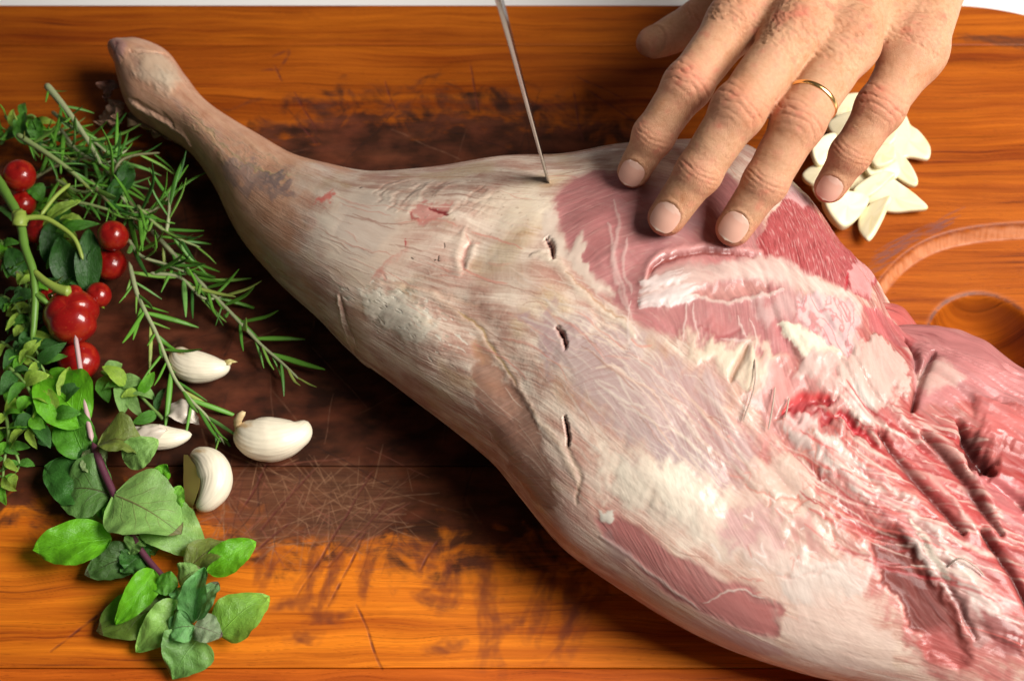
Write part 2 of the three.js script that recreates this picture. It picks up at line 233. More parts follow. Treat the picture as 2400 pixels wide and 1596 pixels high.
{
  const Lm = LEGLEN * 1000, girth = []; for (let i = 0; i < LT; i++) { const q = station((i + 0.5) / LT); girth.push(2 * PI * sqrt((q[4] ** 2 + q[6] ** 2) / 2) * 1000); }
  const G0 = 300, J0 = floor(LT * 0.09), J1 = floor(LT * 0.91);
  const WX = new Float32Array(LN), WY = new Float32Array(LN);
  const shankEnd = [[.2862,.5465]][0][0], pinkStart = [[.5746,.5145]][0][0];
  for (let j = J0; j < J1; j++) for (let i = 0; i < LT; i++) {
    const k = j * LT + i, u = (i + 0.5) / LT, v = (j + 0.5) / LT, X = u * Lm, Y = (v - 0.5) * (0.5 * G0 + 0.5 * girth[i]);
    WX[k] = 2.2 * n2(X * 0.12, Y * 0.12) + 1.1 * n2(X * 0.33, Y * 0.33 + 7) + 0.5 * n2(X * 0.9, Y * 0.9 + 3);
    WY[k] = 2.2 * n2(X * 0.12 + 50, Y * 0.12) + 1.1 * n2(X * 0.33 + 50, Y * 0.33 + 7) + 0.5 * n2(X * 0.9 + 50, Y * 0.9 + 3);
    const yw = Y + WY[k] * 0.14 + 6 * n2(X * 0.013, Y * 0.016 + 31);
    const fl = yw + 2 * n2(X * 0.02 + 70, Y * 0.04), fb = fbm(X * 0.018, fl * 0.16, 4), ff = fbm(X * 0.03 + 9, fl * 0.9, 4), bl = fbm(X * 0.035 + 20, Y * 0.035, 4), pk = fbm(X * 0.022 + 60, fl * 0.05 + 3, 4), hair = n2(X * 0.07, fl * 2.6), m2 = fbm(X * 0.09 + 3, fl * 0.14, 4), m3 = fbm(X * 0.22, fl * 0.6 + 8, 3);
    const sh = sst(0.03, -0.03, u - shankEnd + 0.09 * bl + 0.02 * fb), tn = sst(-0.04, 0.07, u - pinkStart + 0.12 * bl);
    const cr = clamp(0.5 + 1.7 * fb + 1.0 * m2 + 0.6 * ff + 0.35 * m3);        // thick pale fascia <-> thin film over flesh
    const frag = sst(-0.05, 0.35, n2(X * 0.028 + 7, fl * 0.09)); let r = mix(0.48, 0.80, cr), g = mix(0.285, 0.655, cr), b = mix(0.215, 0.525, cr);
    const fA = pow(1 - abs(n2(X * 0.02, fl * 0.42)), 9) * sst(-0.3, 0.3, bl + 0.2), fB = pow(1 - abs(n2(X * 0.016 + 40, fl * 0.75 + 3)), 11) * sst(-0.3, 0.25, -bl + 0.1), fC = pow(1 - abs(n2(X * 0.05 + 80, fl * 0.3 + X * 0.05)), 12);
    const p = sst(-0.02, 0.4, pk) * 0.65; r = mix(r, 0.49, p); g = mix(g, 0.25, p); b = mix(b, 0.195, p); const yl = sst(0.05, 0.4, fbm(X * 0.04 + 90, Y * 0.05, 3)) * 0.5; r = mix(r, 0.57, yl); g = mix(g, 0.42, yl); b = mix(b, 0.22, yl);
    r = mix(r, 0.60, tn * 0.4); g = mix(g, 0.34 + 0.16 * fb, tn * 0.4); b = mix(b, 0.28 + 0.15 * fb, tn * 0.4);
    const mo = fbm(X * 0.12, Y * 0.14, 3), sp = n2(X * 1.1, Y * 1.1), gr = sst(0.1, 0.5, fbm(X * 0.05 + 33, Y * 0.06, 3)) * 0.35;
    r = mix(r, (0.68 + 0.16 * mo + 0.07 * fb + 0.03 * sp) * (1 - gr * 0.4), sh); g = mix(g, (0.375 + 0.14 * mo + 0.07 * fb + 0.025 * sp) * (1 - gr * 0.3), sh); b = mix(b, 0.235 + 0.11 * mo + 0.04 * fb + 0.02 * sp, sh);
    { const w1 = fA * 0.6 * frag * (1 - sh), w2 = fB * 0.5 * (1 - frag) * (1 - sh * 0.5), w3 = fC * 0.3 * frag * (1 - sh); r = mix(mix(mix(r, 0.78, w1), 0.36, w2), 0.62, w3); g = mix(mix(mix(g, 0.65, w1), 0.19, w2), 0.30, w3); b = mix(mix(mix(b, 0.52, w1), 0.14, w2), 0.23, w3); }
    const hr = hair * 0.06 * (1 - sh * 0.6) + 0.025 * sp * (1 - sh); r += hr; g += hr; b += hr * 0.9;
    legC[k * 3] = r; legC[k * 3 + 1] = g; legC[k * 3 + 2] = b;
    legB[k] = 2.0 * n2(X * 0.022, Y * 0.03 + 5) + 0.35 * fb * (1 - sh) + 0.4 * bl; legF[k] = 0.12 * hair * (1 - 0.4 * sh) + 0.08 * sp + 0.2 * ff + 0.12 * m3 + (0.12 * fA - 0.08 * fB) * (1 - sh);
    legR[k] = clamp(0.47 + 0.7 * fbm(X * 0.06 + 12, fl * 0.16, 3) + 0.2 * mo + sh * 0.06, 0.2, 0.75);
  }
  const box = (pts, m) => { let u0 = 9, u1 = -9, v0 = 9, v1 = -9; for (const p of pts) { u0 = min(u0, p[0]); u1 = max(u1, p[0]); v0 = min(v0, p[1]); v1 = max(v1, p[1]); } const i0 = clamp(floor((u0 - m / Lm) * LT), 0, LT - 1), i1 = clamp(floor((u1 + m / Lm) * LT), 0, LT - 1), gm = min(girth[i0], girth[i1]); return [i0, i1, max(J0, floor((v0 - m / gm) * LT)), min(J1 - 1, floor((v1 + m / gm) * LT))]; };
  // painted matter: a patch of tissue with an outline, its own relief and grain
  function patch(pts, c, { a = 1, soft = 0.8, warp = 1, h = 0, lip = 0, kind = '', dir = 0, rough, amt = 1 } = {}) {
    const m = soft * 4 + warp * 4 + 3, [i0, i1, j0, j1] = box(pts, m), cd = cos(dir), sd = sin(dir);
    for (let i = i0; i <= i1; i++) {
      const G = girth[i], q = pts.map((p) => [p[0] * Lm, p[1] * G]), u = (i + 0.5) / LT * Lm;
      for (let j = j0; j <= j1; j++) {
        const k = j * LT + i, v = (j + 0.5) / LT * G, d = polySdf(u + WX[k] * warp, v + WY[k] * warp, q);
        if (d > soft * 3 + 3) continue;
        const so = soft * (0.7 + 2.2 * max(0, n2(u * 0.07 + pts.length, v * 0.07 + 5))), w = sst(so, -so, d) * a; let r = c[0], g = c[1], b = c[2], f = 0;
        const X = u * cd + v * sd + WX[k] * 0.2, Y = -u * sd + v * cd + WY[k] * 0.22;
        if (kind === 'muscle') { const n = fbm(X * 0.05, Y * 0.5, 3), l = n2(X * 0.12 + 4, Y * 1.3), big = n2(X * 0.03, Y * 0.07 + 2), pale = sst(0.25, 0.6, n2(X * 0.16 + 30, Y * 0.9 + 8)) * amt; const e = 1 + 0.3 * n + 0.12 * l + 0.25 * big; r *= e; g *= e; b *= e; r = mix(r, 0.60, pale * 0.5); g = mix(g, 0.36, pale * 0.5); b = mix(b, 0.31, pale * 0.5); f = 0.3 * n + 0.12 * l + 0.2 * pale; }
        else if (kind === 'grain') { const n = n2(X * 0.28, Y * 0.95), n_ = n2(X * 0.6 + 9, Y * 1.9), pale = sst(0.2, 0.6, n + 0.4 * n_) * amt * 0.8, dk = sst(0.1, 0.6, -n - 0.3 * n_); r *= 1 - 0.3 * dk; g *= 1 - 0.4 * dk; b *= 1 - 0.4 * dk; r = mix(r, 0.62, pale * 0.6); g = mix(g, 0.36, pale * 0.6); b = mix(b, 0.33, pale * 0.6); f = 0.35 * n + 0.2 * n_; }
        else if (kind === 'fat') { const n = fbm(X * 0.10, Y * 0.22, 4), l = n2(X * 0.5, Y * 1.4); const e = 1 + 0.16 * n + 0.06 * l; r *= e; g *= e * (1 + 0.05 * n); b *= e * (1 + 0.06 * n); const pk = sst(0.15, 0.5, fbm(X * 0.08 + 40, Y * 0.12, 3)) * 0.5 * amt; r = mix(r, 0.62, pk); g = mix(g, 0.30, pk); b = mix(b, 0.26, pk); f = 0.3 * n + 0.1 * l; }
        else if (kind === 'mottle') { const n = fbm(X * 0.25, Y * 0.3, 4), vn = sst(0.80, 0.97, ridge(X * 0.16 + WX[k] * 0.3, Y * 0.2)) * amt; const e = sst(-0.25, 0.3, n); r = mix(r * 0.95, 0.64, e * 0.6); g = mix(g, 0.52, e * 0.6); b = mix(b, 0.47, e * 0.6); r = mix(r, 0.52, vn * 0.6); g = mix(g, 0.12, vn * 0.6); b = mix(b, 0.12, vn * 0.6); f = 0.4 * n - 0.2 * vn; }
        else if (kind === 'streak') { const n = fbm(X * 0.03, Y * 0.6, 4), l = n2(X * 0.06, Y * 2.0 + 11); const e = n * 0.9 + l * 0.35; r += 0.12 * e; g += 0.15 * e; b += 0.14 * e; f = 0.14 * n + 0.08 * l; }
        legC[k * 3] = mix(legC[k * 3], r, w); legC[k * 3 + 1] = mix(legC[k * 3 + 1], g, w); legC[k * 3 + 2] = mix(legC[k * 3 + 2], b, w);
        legB[k] += h * sst(soft + 1.2, -soft - 1.8, d) * a + (lip ? lip * exp(-((d - 0.4) ** 2) / 0.8) : 0); legF[k] = mix(legF[k], f, w); if (rough) legR[k] = mix(legR[k], rough, w);
      }
    }
  }
  function strand(pts, w, c, { a = 1, h = 0, warp = 0.5, fine = false, taper = true, swell = false } = {}) {
    const cv = new THREE.CatmullRomCurve3(pts.map((p) => new THREE.Vector3(p[0], p[1], 0)), false, 'centripetal'), n = max(6, pts.length * 6), P = cv.getPoints(n), m = w * 2 + warp * 4 + 1, [i0, i1, j0, j1] = box(P.map((p) => [p.x, p.y]), m);
    for (let i = i0; i <= i1; i++) {
      const G = girth[i], u = (i + 0.5) / LT * Lm, Q = P.map((p) => [p.x * Lm, p.y * G]);
      for (let j = j0; j <= j1; j++) {
        const k = j * LT + i, v = (j + 0.5) / LT * G, x = u + WX[k] * warp, y = v + WY[k] * warp; let bd = 1e9, bt = 0;
        for (let e = 0; e < n; e++) { const ax = Q[e][0], ay = Q[e][1]; if (abs(ax - x) > m + 30 || abs(ay - y) > m + 40) continue; const [d, t] = segDist(x, y, ax, ay, Q[e + 1][0], Q[e + 1][1]); if (d < bd) { bd = d; bt = (e + t) / n; } }
        if (bd > w * 2.2) continue; const ww = w * (taper ? 0.25 + 0.75 * sqrt(max(0, 4 * bt * (1 - bt))) : 1), q = sst(ww * 1.15, ww * 0.1, bd) * a;
        if (q > 0) for (let e = 0; e < 3; e++) legC[k * 3 + e] = mix(legC[k * 3 + e], c[e], q);
        const hh = swell ? h * 4 * bt * (1 - bt) * sst(w * 2.2, 0, bd) : h * exp(-(bd * bd) / (ww * ww * 0.6)); if (fine) legF[k] += hh; else legB[k] += hh;
      }
    }
  }
  const CREAM = [0.64, 0.52, 0.41], WHITE = [0.66, 0.51, 0.44], RED = [0.38, 0.072, 0.075], DRED = [0.25, 0.05, 0.045], PINK = [0.54, 0.24, 0.23], PURP = [0.40, 0.145, 0.145], BROWN = [0.40, 0.22, 0.14], FATY = [0.70, 0.64, 0.50];
  patch([[.3014,.5008],[.3301,.452],[.3755,.4931],[.3951,.548],[.38,.6089],[.3528,.647],[.318,.6119]], [0.80, 0.67, 0.52], { a: 0.65, soft: 9, warp: 3 }); patch([[.5927,.6226],[.6437,.5952],[.7048,.5845],[.7094,.6196],[.6617,.6378],[.6149,.6424]], [0.82, 0.70, 0.56], { a: 0.65, soft: 9, warp: 3 });
  // large swells and hollows of the muscles
  for (const [pts, w, h] of [[[[.3815,.58],[.4213,.5861],[.4618,.5952],[.4959,.618],[.5345,.6409]], 7, -4], [[[.4781,.4627],[.4959,.4947],[.5427,.5236],[.5862,.5358],[.6285,.5267]], 6, -3], [[[.603,.6668],[.6336,.6439],[.6814,.6333],[.7246,.6287]], 7, -3], [[[.3997,.6028],[.4338,.6302],[.4574,.6561]], 12, 5], [[[.4543,.5206],[.4945,.5388],[.5499,.551]], 12, 3], [[[.6115,.6165],[.6584,.6089],[.6957,.5982]], 14, 4], [[[.4974,.4612],[.5305,.4886],[.5572,.5038]], 12, 3], [[[.5305,.5769],[.5893,.5754],[.6437,.5663]], 14, 4], [[[.6765,.5129],[.72,.5312],[.7573,.5571]], 9, -4], [[[.4386,.548],[.4417,.5069],[.4464,.4673]], 8, -3], [[[.6519,.3987],[.6863,.382],[.7185,.3743]], 9, 3], [[[.2295,.5327],[.2802,.5221],[.3271,.5267]], 7, 3], [[[.1416,.5267],[.1932,.5023],[.2526,.4657]], 4, -2], [[[.4767,.6592],[.5019,.6759],[.5427,.6972]], 8, 2.5], [[[.7944,.3972],[.8249,.3865],[.8613,.3911]], 10, 5], [[[.7886,.4718],[.8249,.4931],[.872,.5282]], 5, -5], [[[.8135,.4612],[.8507,.4947],[.8861,.5236]], 6, 5]]) strand(pts, w, CREAM, { a: 0, h, warp: 0.4, swell: true, taper: false });
  // shank and ankle
  patch([[.0441,.5008],[.0548,.4246],[.0764,.3667],[.0996,.417],[.0927,.5099],[.0725,.5556],[.0531,.5495]], [0.66, 0.52, 0.37], { a: 0.65, soft: 4, h: 3.6 });
  patch([[.0725,.4886],[.0823,.4429],[.0996,.4642],[.0969,.519],[.0833,.5282]], [0.70, 0.58, 0.43], { a: 0.6, soft: 3, h: 2.4 });
  patch([[0,.321],[.0203,.4794],[.0294,.4886],[.0318,.5602],[.0078,.7292]], [0.56, 0.30, 0.26], { a: 0.85, soft: 2, h: 1.5 }); strand([[.0138,.4977],[.0183,.5419],[.0158,.6119]], 1.1, [0.2, 0.06, 0.06], { a: 0.7, h: -0.5 });
  strand([[.0359,.5023],[.0449,.4855],[.0558,.4292],[.0656,.3454]], 1.0, [0.36, 0.2, 0.14], { a: 0.5, h: -3 }); strand([[.0384,.746],[.0666,.6774],[.0833,.6729],[.1024,.6592],[.1134,.6881]], 2.0, [0.45, 0.27, 0.19], { a: 0.4, h: -1.8 });
  strand([[.0522,.6988],[.0735,.6972],[.0941,.6851],[.1189,.6942],[.1368,.7048]], 2.4, [0.56, 0.39, 0.29], { a: 0.4, h: 1.8 });
  for (let k = 0, R = rng(3); k < 9; k++) { const y = 300 + k * 13; strand([[.1134,.5525],[.1479,.583],[.1865,.5267],[.228,.4901],[.2665,.4794]].map((p) => [p[0] + (R() - 0.5) * 0.03, p[1] + (R() - 0.5) * 0.12]), 0.5 + R() * 0.8, [0.36 + R() * 0.2, 0.23 + R() * 0.15, 0.16 + R() * 0.1], { a: 0.35, h: (R() - 0.5) * 0.9, warp: 1.2 }); }
  patch([[.1848,.583],[.2115,.516],[.2464,.4977],[.2711,.5084],[.2649,.5419],[.2311,.5617],[.1982,.6119]], [0.27, 0.20, 0.19], { a: 0.6, soft: 3, warp: 3 }); patch([[.2233,.5129],[.2449,.4931],[.2618,.5084],[.2495,.5404]], [0.2, 0.16, 0.16], { a: 0.5, soft: 2, warp: 3 });
  patch([[.2953,.5145],[.2968,.4947],[.3029,.481],[.3089,.4901],[.3059,.5008]], [0.70, 0.10, 0.08], { a: 0.75, soft: 1.0, warp: 1.4 });
  patch([[.3059,.5145],[.3226,.5114],[.3331,.5739],[.312,.58]], [0.66, 0.58, 0.47], { a: 0.6, soft: 5 }); patch([[.2557,.4596],[.2877,.452],[.3089,.4627],[.2893,.4916],[.2665,.4931]], [0.56, 0.45, 0.35], { a: 0.5, soft: 4 });
  // knee fascia
  patch([[.3165,.4916],[.3316,.4612],[.3603,.4749],[.3724,.5114],[.3664,.5541],[.3482,.583],[.3271,.5541]], [0.58, 0.48, 0.40], { a: 0.55, soft: 4, kind: 'streak', dir: 0.9 });
  patch([[.3694,.6257],[.3861,.6013],[.4103,.5998],[.4354,.6074],[.448,.6226],[.4307,.65],[.3982,.6592],[.3785,.6485]], [0.78, 0.72, 0.58], { a: 0.75, soft: 2.5, warp: 2, kind: 'fat', amt: 0, h: 0.8, rough: 0.2 });
  for (let k = 0, R = rng(5); k < 120; k++) { const p = [[.3709,.6241],[.3891,.6089],[.4134,.6104],[.4386,.6196],[.4354,.6348],[.4042,.6455]][floor(R() * 6)], x = p[0] + (R() - 0.5) * 0.05, y = p[1] + (R() - 0.5) * 0.05; strand([[x, y], [x + 0.002 + R() * 0.003, y + (R() - 0.5) * 0.006]], 0.35 + R() * 0.5, R() < 0.7 ? [0.74, 0.70, 0.58] : [0.42, 0.37, 0.28], { a: 0.7, h: 0.5 * (R() - 0.2), fine: true }); }
  patch([[.377,.4931],[.38,.4779],[.3891,.4718],[.4057,.4764],[.4057,.4901],[.3951,.4977],[.3891,.5023]], [0.56, 0.20, 0.17], { a: 0.75, soft: 1, warp: 1.6, h: -0.5 }); strand([[.3891,.481],[.3966,.4855],[.4072,.4916]], 0.9, [0.24, 0.03, 0.03], { h: -1.2 }); strand([[.377,.4901],[.3815,.4992],[.3876,.5008]], 0.6, [0.4, 0.08, 0.07], { a: 0.8 });
  patch([[.3876,.5236],[.3876,.5404],[.3815,.5602],[.377,.583],[.3739,.5967],[.3861,.5876],[.38,.5739],[.3861,.551],[.3891,.5343]], [0.62, 0.22, 0.17], { a: 0.6, soft: 1.2, warp: 1.2 }); strand([[.3845,.5267],[.3876,.5373]], 0.7, [0.45, 0.05, 0.05], { a: 0.9 });
  for (const s of [[[.415,.5221],[.4181,.5282]], [[.4166,.5358],[.4197,.5419]], [[.4166,.5404],[.4166,.5434]], [[.3936,.6241],[.3966,.6241]], [[.3226,.449],[.3241,.4444]], [[.3951,.548],[.3982,.5495]]]) strand(s, 0.5, [0.06, 0.04, 0.03], { h: -0.6 });
  strand([[.4244,.5038],[.426,.5206],[.4307,.5358],[.4401,.5495]], 3.4, [0.62, 0.5, 0.39], { a: 0.5, h: 1.3, warp: 1 }); strand([[.4323,.5099],[.4354,.5282],[.4401,.5434]], 1.3, [0.45, 0.20, 0.16], { a: 0.7, h: -1.6 }); strand([[.437,.5114],[.4401,.5267],[.4417,.5404]], 1.2, CREAM, { a: 0.5, h: 0.9 });
  for (const s of [[[.3437,.4794],[.3467,.4475],[.3558,.4277]], [[.3558,.4947],[.3588,.4566],[.3694,.4337]], [[.3377,.4703],[.3407,.4353],[.3482,.4231]], [[.3664,.4947],[.3649,.4551],[.3739,.4398]], [[.3755,.4642],[.38,.4475],[.3891,.4337]], [[.4087,.4901],[.415,.4688],[.4181,.4459]], [[.4197,.481],[.4229,.4673],[.4307,.4642]]]) { strand(s, 1.4, [0.54, 0.33, 0.25], { a: 0.4, h: -0.6, warp: 1.2 }); strand(s.map((p) => [p[0] + 0.009, p[1]]), 2.0, CREAM, { a: 0.35, h: 0.6, warp: 1.2 }); }
  patch([[.4213,.4673],[.4386,.4337],[.4588,.4216],[.4767,.4566],[.4781,.4825],[.4603,.4947],[.4401,.4901]], [0.78, 0.66, 0.50], { a: 0.65, soft: 4, kind: 'fat', amt: 0.2, h: 0.8 });
  for (let k = 0, R = rng(55); k < 130; k++) { const p = [[.3785,.4566],[.3997,.4398],[.4213,.4307],[.4417,.4414],[.4648,.4733],[.4495,.4871],[.4103,.4764]][floor(R() * 7)], x = p[0] + (R() - 0.5) * 0.05, y = p[1] + (R() - 0.5) * 0.06; strand([[x, y], [x + 0.002 * R(), y + 0.004 * (R() - 0.5)]], 0.3 + R() * 0.35, R() < 0.5 ? [0.35, 0.22, 0.16] : [0.7, 0.62, 0.5], { a: 0.5, h: 0.3 * (R() - 0.6), fine: true }); }
  // tendon line running down the thigh
  strand([[.4057,.5861],[.4323,.5845],[.4574,.5906],[.4767,.6013],[.4945,.6135],[.5114,.6257],[.5318,.6333]], 3.0, [0.62, 0.46, 0.33], { a: 0.4, h: 1.0, warp: 0.8 }); strand([[.4495,.5861],[.4633,.5906],[.4796,.6013],[.4959,.615],[.5114,.6257]], 0.9, [0.38, 0.24, 0.08], { a: 0.7, h: -1.2 });
  strand([[.377,.5967],[.4027,.5845],[.4338,.5769],[.4648,.5723]], 1.5, [0.58, 0.37, 0.26], { a: 0.45, h: -0.7 }); strand([[.3482,.6531],[.3573,.6927],[.3694,.7566],[.3845,.7962]], 1.4, [0.66, 0.55, 0.40], { a: 0.6, h: 1.2 }); strand([[.3513,.6485],[.3634,.6866],[.377,.7353]], 1.0, [0.35, 0.22, 0.12], { a: 0.45, h: -1.0 });
  patch([[.3634,.6317],[.3861,.6653],[.383,.7307],[.3664,.714]], [0.46, 0.31, 0.19], { a: 0.5, soft: 4 });
  patch([[.4707,.615],[.4767,.6043],[.4856,.6211],[.5073,.6226],[.5291,.6333],[.5456,.647],[.5702,.6729],[.5804,.7003],[.563,.7231],[.5332,.7231],[.5128,.7094],[.4945,.6866],[.4826,.6698],[.4752,.6424]], [0.36, 0.18, 0.12], { a: 0.85, soft: 2, warp: 1.6, kind: 'muscle', amt: 0.3, h: -0.6 }); patch([[.4692,.6104],[.4767,.5982],[.4841,.6135],[.4767,.6287]], [0.52, 0.28, 0.15], { a: 0.7, soft: 3, warp: 2 });
  strand([[.5291,.6363],[.5528,.6378],[.5746,.647],[.5927,.6607]], 2.6, [0.5, 0.4, 0.28], { a: 0.4, h: 0.7, warp: 1 }); strand([[.563,.6287],[.5789,.6424],[.5876,.647],[.5927,.6759]], 1.3, [0.36, 0.27, 0.18], { a: 0.5, h: -0.9 });
  // grey-pink membrane with hair-fine fibres
  patch([[.4945,.5647],[.5318,.548],[.5688,.5388],[.6234,.5327],[.6633,.5312],[.7048,.5434],[.7017,.5617],[.6699,.5845],[.6217,.5982],[.5746,.5998],[.5318,.5906]], [0.46, 0.33, 0.31], { a: 0.85, soft: 6, warp: 3, kind: 'streak', dir: 0.05 });
  patch([[.49,.5632],[.5182,.5525],[.5373,.5663],[.5141,.5784]], [0.44, 0.27, 0.27], { a: 0.5, soft: 4, warp: 3 }); patch([[.4417,.5069],[.4767,.5084],[.4974,.5373],[.4752,.5525],[.4511,.5404]], [0.52, 0.42, 0.32], { a: 0.5, soft: 6, kind: 'streak', dir: 1.2 });
  patch([[.6251,.583],[.6683,.5693],[.6972,.5678],[.6732,.5937],[.637,.5982]], [0.40, 0.31, 0.31], { a: 0.6, soft: 6, warp: 3, kind: 'streak', dir: 0.05 });
  for (let k = 0, R = rng(9), A = [[.5032,.5602],[.547,.5327],[.5862,.5358],[.6302,.5312],[.5572,.5891],[.6047,.58],[.642,.5617],[.6781,.5419],[.5804,.5571],[.6437,.5952],[.688,.5754],[.5427,.5617]]; k < 260; k++) { const p = A[floor(R() * A.length)], x = p[0] + (R() - 0.5) * 0.10, y = p[1] + (R() - 0.5) * 0.10, l = 0.015 + R() * 0.04, d = 0.004 + (R() - 0.5) * 0.02; strand([[x, y], [x + l * 0.5, y + d * 0.5 + (R() - 0.5) * 0.008], [x + l, y + d]], 0.25 + R() * R() * 0.9, R() < 0.62 ? [0.68, 0.58, 0.48] : R() < 0.5 ? [0.36, 0.25, 0.22] : [0.60, 0.36, 0.26], { a: 0.25 + R() * 0.4, h: 0.1 + R() * 0.3, warp: 0.2 }); }
  for (let k = 0, R = rng(19); k < 520; k++) { const x = 0.30 + R() * 0.62, y = 0.36 + R() * 0.36, l = 0.012 + R() * 0.045, d = (R() - 0.5) * 0.02; strand([[x, y], [x + l * 0.5, y + d * 0.5 + (R() - 0.5) * 0.01], [x + l, y + d]], 0.22 + R() * R() * 0.7, R() < 0.55 ? [0.72, 0.56, 0.44] : R() < 0.6 ? [0.36, 0.19, 0.14] : [0.6, 0.24, 0.18], { a: 0.3 + R() * 0.45, h: 0.06 + R() * 0.22, warp: 0.25 }); }
  patch([[.6013,.6287],[.637,.5982],[.6847,.5876],[.7048,.5845],[.683,.6196],[.6486,.6317],[.6132,.6485]], [0.82, 0.72, 0.58], { a: 0.8, soft: 7, warp: 3, kind: 'fat', amt: 0.1, h: 1.2 });
  patch([[.6551,.6226],[.6972,.6013],[.7215,.618],[.6847,.6439]], [0.80, 0.71, 0.58], { a: 0.65, soft: 8, warp: 3, kind: 'fat', amt: 0.2, h: 0.8 });
  patch([[.6798,.5053],[.7017,.4733],[.7231,.4094],[.7499,.3667],[.8897,.3226],[.9171,.6409],[.8595,.6881],[.8154,.6165],[.7778,.5617],[.7411,.5404],[.7033,.5343]], [0.44, 0.125, 0.11], { a: 0.92, soft: 7, warp: 3, kind: 'muscle', amt: 0.8, dir: 0.12 });
  patch([[.6748,.615],[.717,.5663],[.7705,.5708],[.8058,.6211],[.7734,.6698],[.7231,.6394]], [0.62, 0.42, 0.34], { a: 0.6, soft: 9, warp: 3, kind: 'streak', dir: 0.1 });
  { const E = [[.6765,.5129],[.7048,.4642],[.747,.4002]][0][0]; for (let j = 0; j < LT; j++) for (let i = 0; i < LT; i++) { const u = (i + 0.5) / LT; if (u < E - 0.08) continue; const v = (j + 0.5) / LT, k = j * LT + i, X = u * LEGLEN * 1000, Y = (v - 0.5) * 420 - X * 0.32 + 6 * n2(X * 0.012, v * 9) + 0.9 * n2(X * 0.05 + 9, v * 30), m = sst(E - 0.08, E + 0.06, u - 0.06 * n2(v * 14, 3)) * sst(0.62, 0.52, v) ; if (m <= 0) continue; const a = n2(X * 0.006 + 5, Y * 0.10), b = n2(X * 0.010 + 50, Y * 0.27), c2 = n2(X * 0.02 + 9, Y * 0.7); legB[k] += m * (sst(0.42, 0.3, v) * 5 * fbm(X * 0.05, v * 26, 4) + 3.4 * (0.55 - pow(1 - abs(a), 3)) + 0.9 * (0.5 - pow(1 - abs(b), 3)) + 0.2 * c2); legF[k] += m * 0.25 * c2; for (let e = 0; e < 3; e++) legC[k * 3 + e] *= 1 + m * 0.35 * c2; const rd = m * clamp(0.75 * pow(1 - abs(a), 5) + 0.5 * pow(1 - abs(b), 6)), ft = m * 0.55 * sst(0.28, 0.5, abs(a)) * sst(-0.2, 0.4, n2(X * 0.03, v * 20)); for (let e = 0; e < 3; e++) legC[k * 3 + e] = mix(mix(legC[k * 3 + e], [0.30, 0.03, 0.028][e], rd), [0.56, 0.43, 0.36][e], ft); } }
  // upper muscle window
  patch([[.4767,.4566],[.4826,.4216],[.5019,.4109],[.5196,.42],[.5345,.4383],[.5557,.4307],[.5862,.3926],[.6234,.4002],[.637,.4292],[.6453,.4383],[.6863,.4398],[.7017,.4581],[.6972,.481],[.6633,.5069],[.6166,.5206],[.5833,.5297],[.5572,.5251],[.5332,.516],[.51,.5038],[.4915,.484]], PURP, { a: 0.9, soft: 2.4, warp: 0.6, kind: 'muscle', amt: 0.5, h: -0.7, lip: 0.2, dir: 0.35 });
  patch([[.5264,.4246],[.5615,.4185],[.5876,.452],[.5659,.4779],[.54,.4581]], [0.40, 0.27, 0.28], { a: 0.5, soft: 6, warp: 2 });
  for (const s of [[[.5237,.452],[.5359,.4794],[.5413,.4977],[.5601,.5145],[.5804,.5327]], [[.5264,.4749],[.547,.5069],[.5702,.5251]], [[.5441,.484],[.5514,.5008],[.5673,.5145]]]) strand(s, 1.0, [0.62, 0.44, 0.39], { a: 0.5, h: 0.6, warp: 0.6 });
  patch([[.51,.5053],[.51,.4962],[.5114,.4901],[.5209,.5023],[.5345,.5114],[.5543,.519],[.5413,.5221],[.5237,.5145]], [0.66, 0.53, 0.43], { a: 0.9, soft: 0.8, warp: 0.8, h: 1.2 }); patch([[.4767,.4733],[.4796,.4612],[.4959,.4901],[.5114,.5069],[.4989,.5069],[.487,.4977]], [0.66, 0.54, 0.44], { a: 0.8, soft: 1.2, h: 0.8 });
  strand([[.4826,.5114],[.5019,.5129],[.5332,.5282],[.563,.5327],[.5833,.5373]], 2.6, [0.66, 0.55, 0.42], { a: 0.6, h: 2.0 }); strand([[.5141,.5175],[.5456,.5282],[.5731,.5312]], 0.8, [0.42, 0.22, 0.12], { a: 0.6, h: -0.9 });
  for (const s of [[[.487,.4947],[.493,.5008],[.4989,.5099]], [[.525,.5602],[.5318,.5647],[.5386,.5708]], [[.5586,.618],[.5659,.6257],[.5717,.6348]]]) { strand(s, 2.6, [0.60, 0.47, 0.39], { a: 0.5, h: 0.9, warp: 0.2 }); strand(s, 1.3, [0.36, 0.12, 0.09], { a: 0.8, h: -1.5, warp: 0.5 }); strand(s, 0.62, [0.07, 0.02, 0.016], { h: -7, warp: 0.35 }); }
  // red muscle beyond the fingers
  patch([[.6319,.4353],[.6336,.4109],[.6336,.3637],[.6437,.3195],[.665,.2967],[.6941,.2967],[.7246,.2982],[.7396,.2997],[.7367,.3743],[.7215,.3957],[.7033,.4018],[.6814,.42],[.6551,.4383],[.642,.4429]], RED, { a: 0.97, soft: 0.8, warp: 0.8, kind: 'grain', dir: 0.35, h: 0.6 });
  patch([[.6285,.3485],[.6437,.3089],[.6633,.2952],[.6519,.3576],[.6353,.3698]], [0.62, 0.36, 0.35], { a: 0.8, soft: 1.5, warp: 1, h: 0.8 }); patch([[.7109,.3713],[.7154,.3119],[.7352,.2982],[.7382,.3637],[.7231,.3896]], [0.62, 0.30, 0.29], { a: 0.85, soft: 0.8, h: 1.0 }); strand([[.7124,.3683],[.7139,.385],[.7154,.4002]], 1.2, [0.4, 0.03, 0.04], { h: -1.4 });
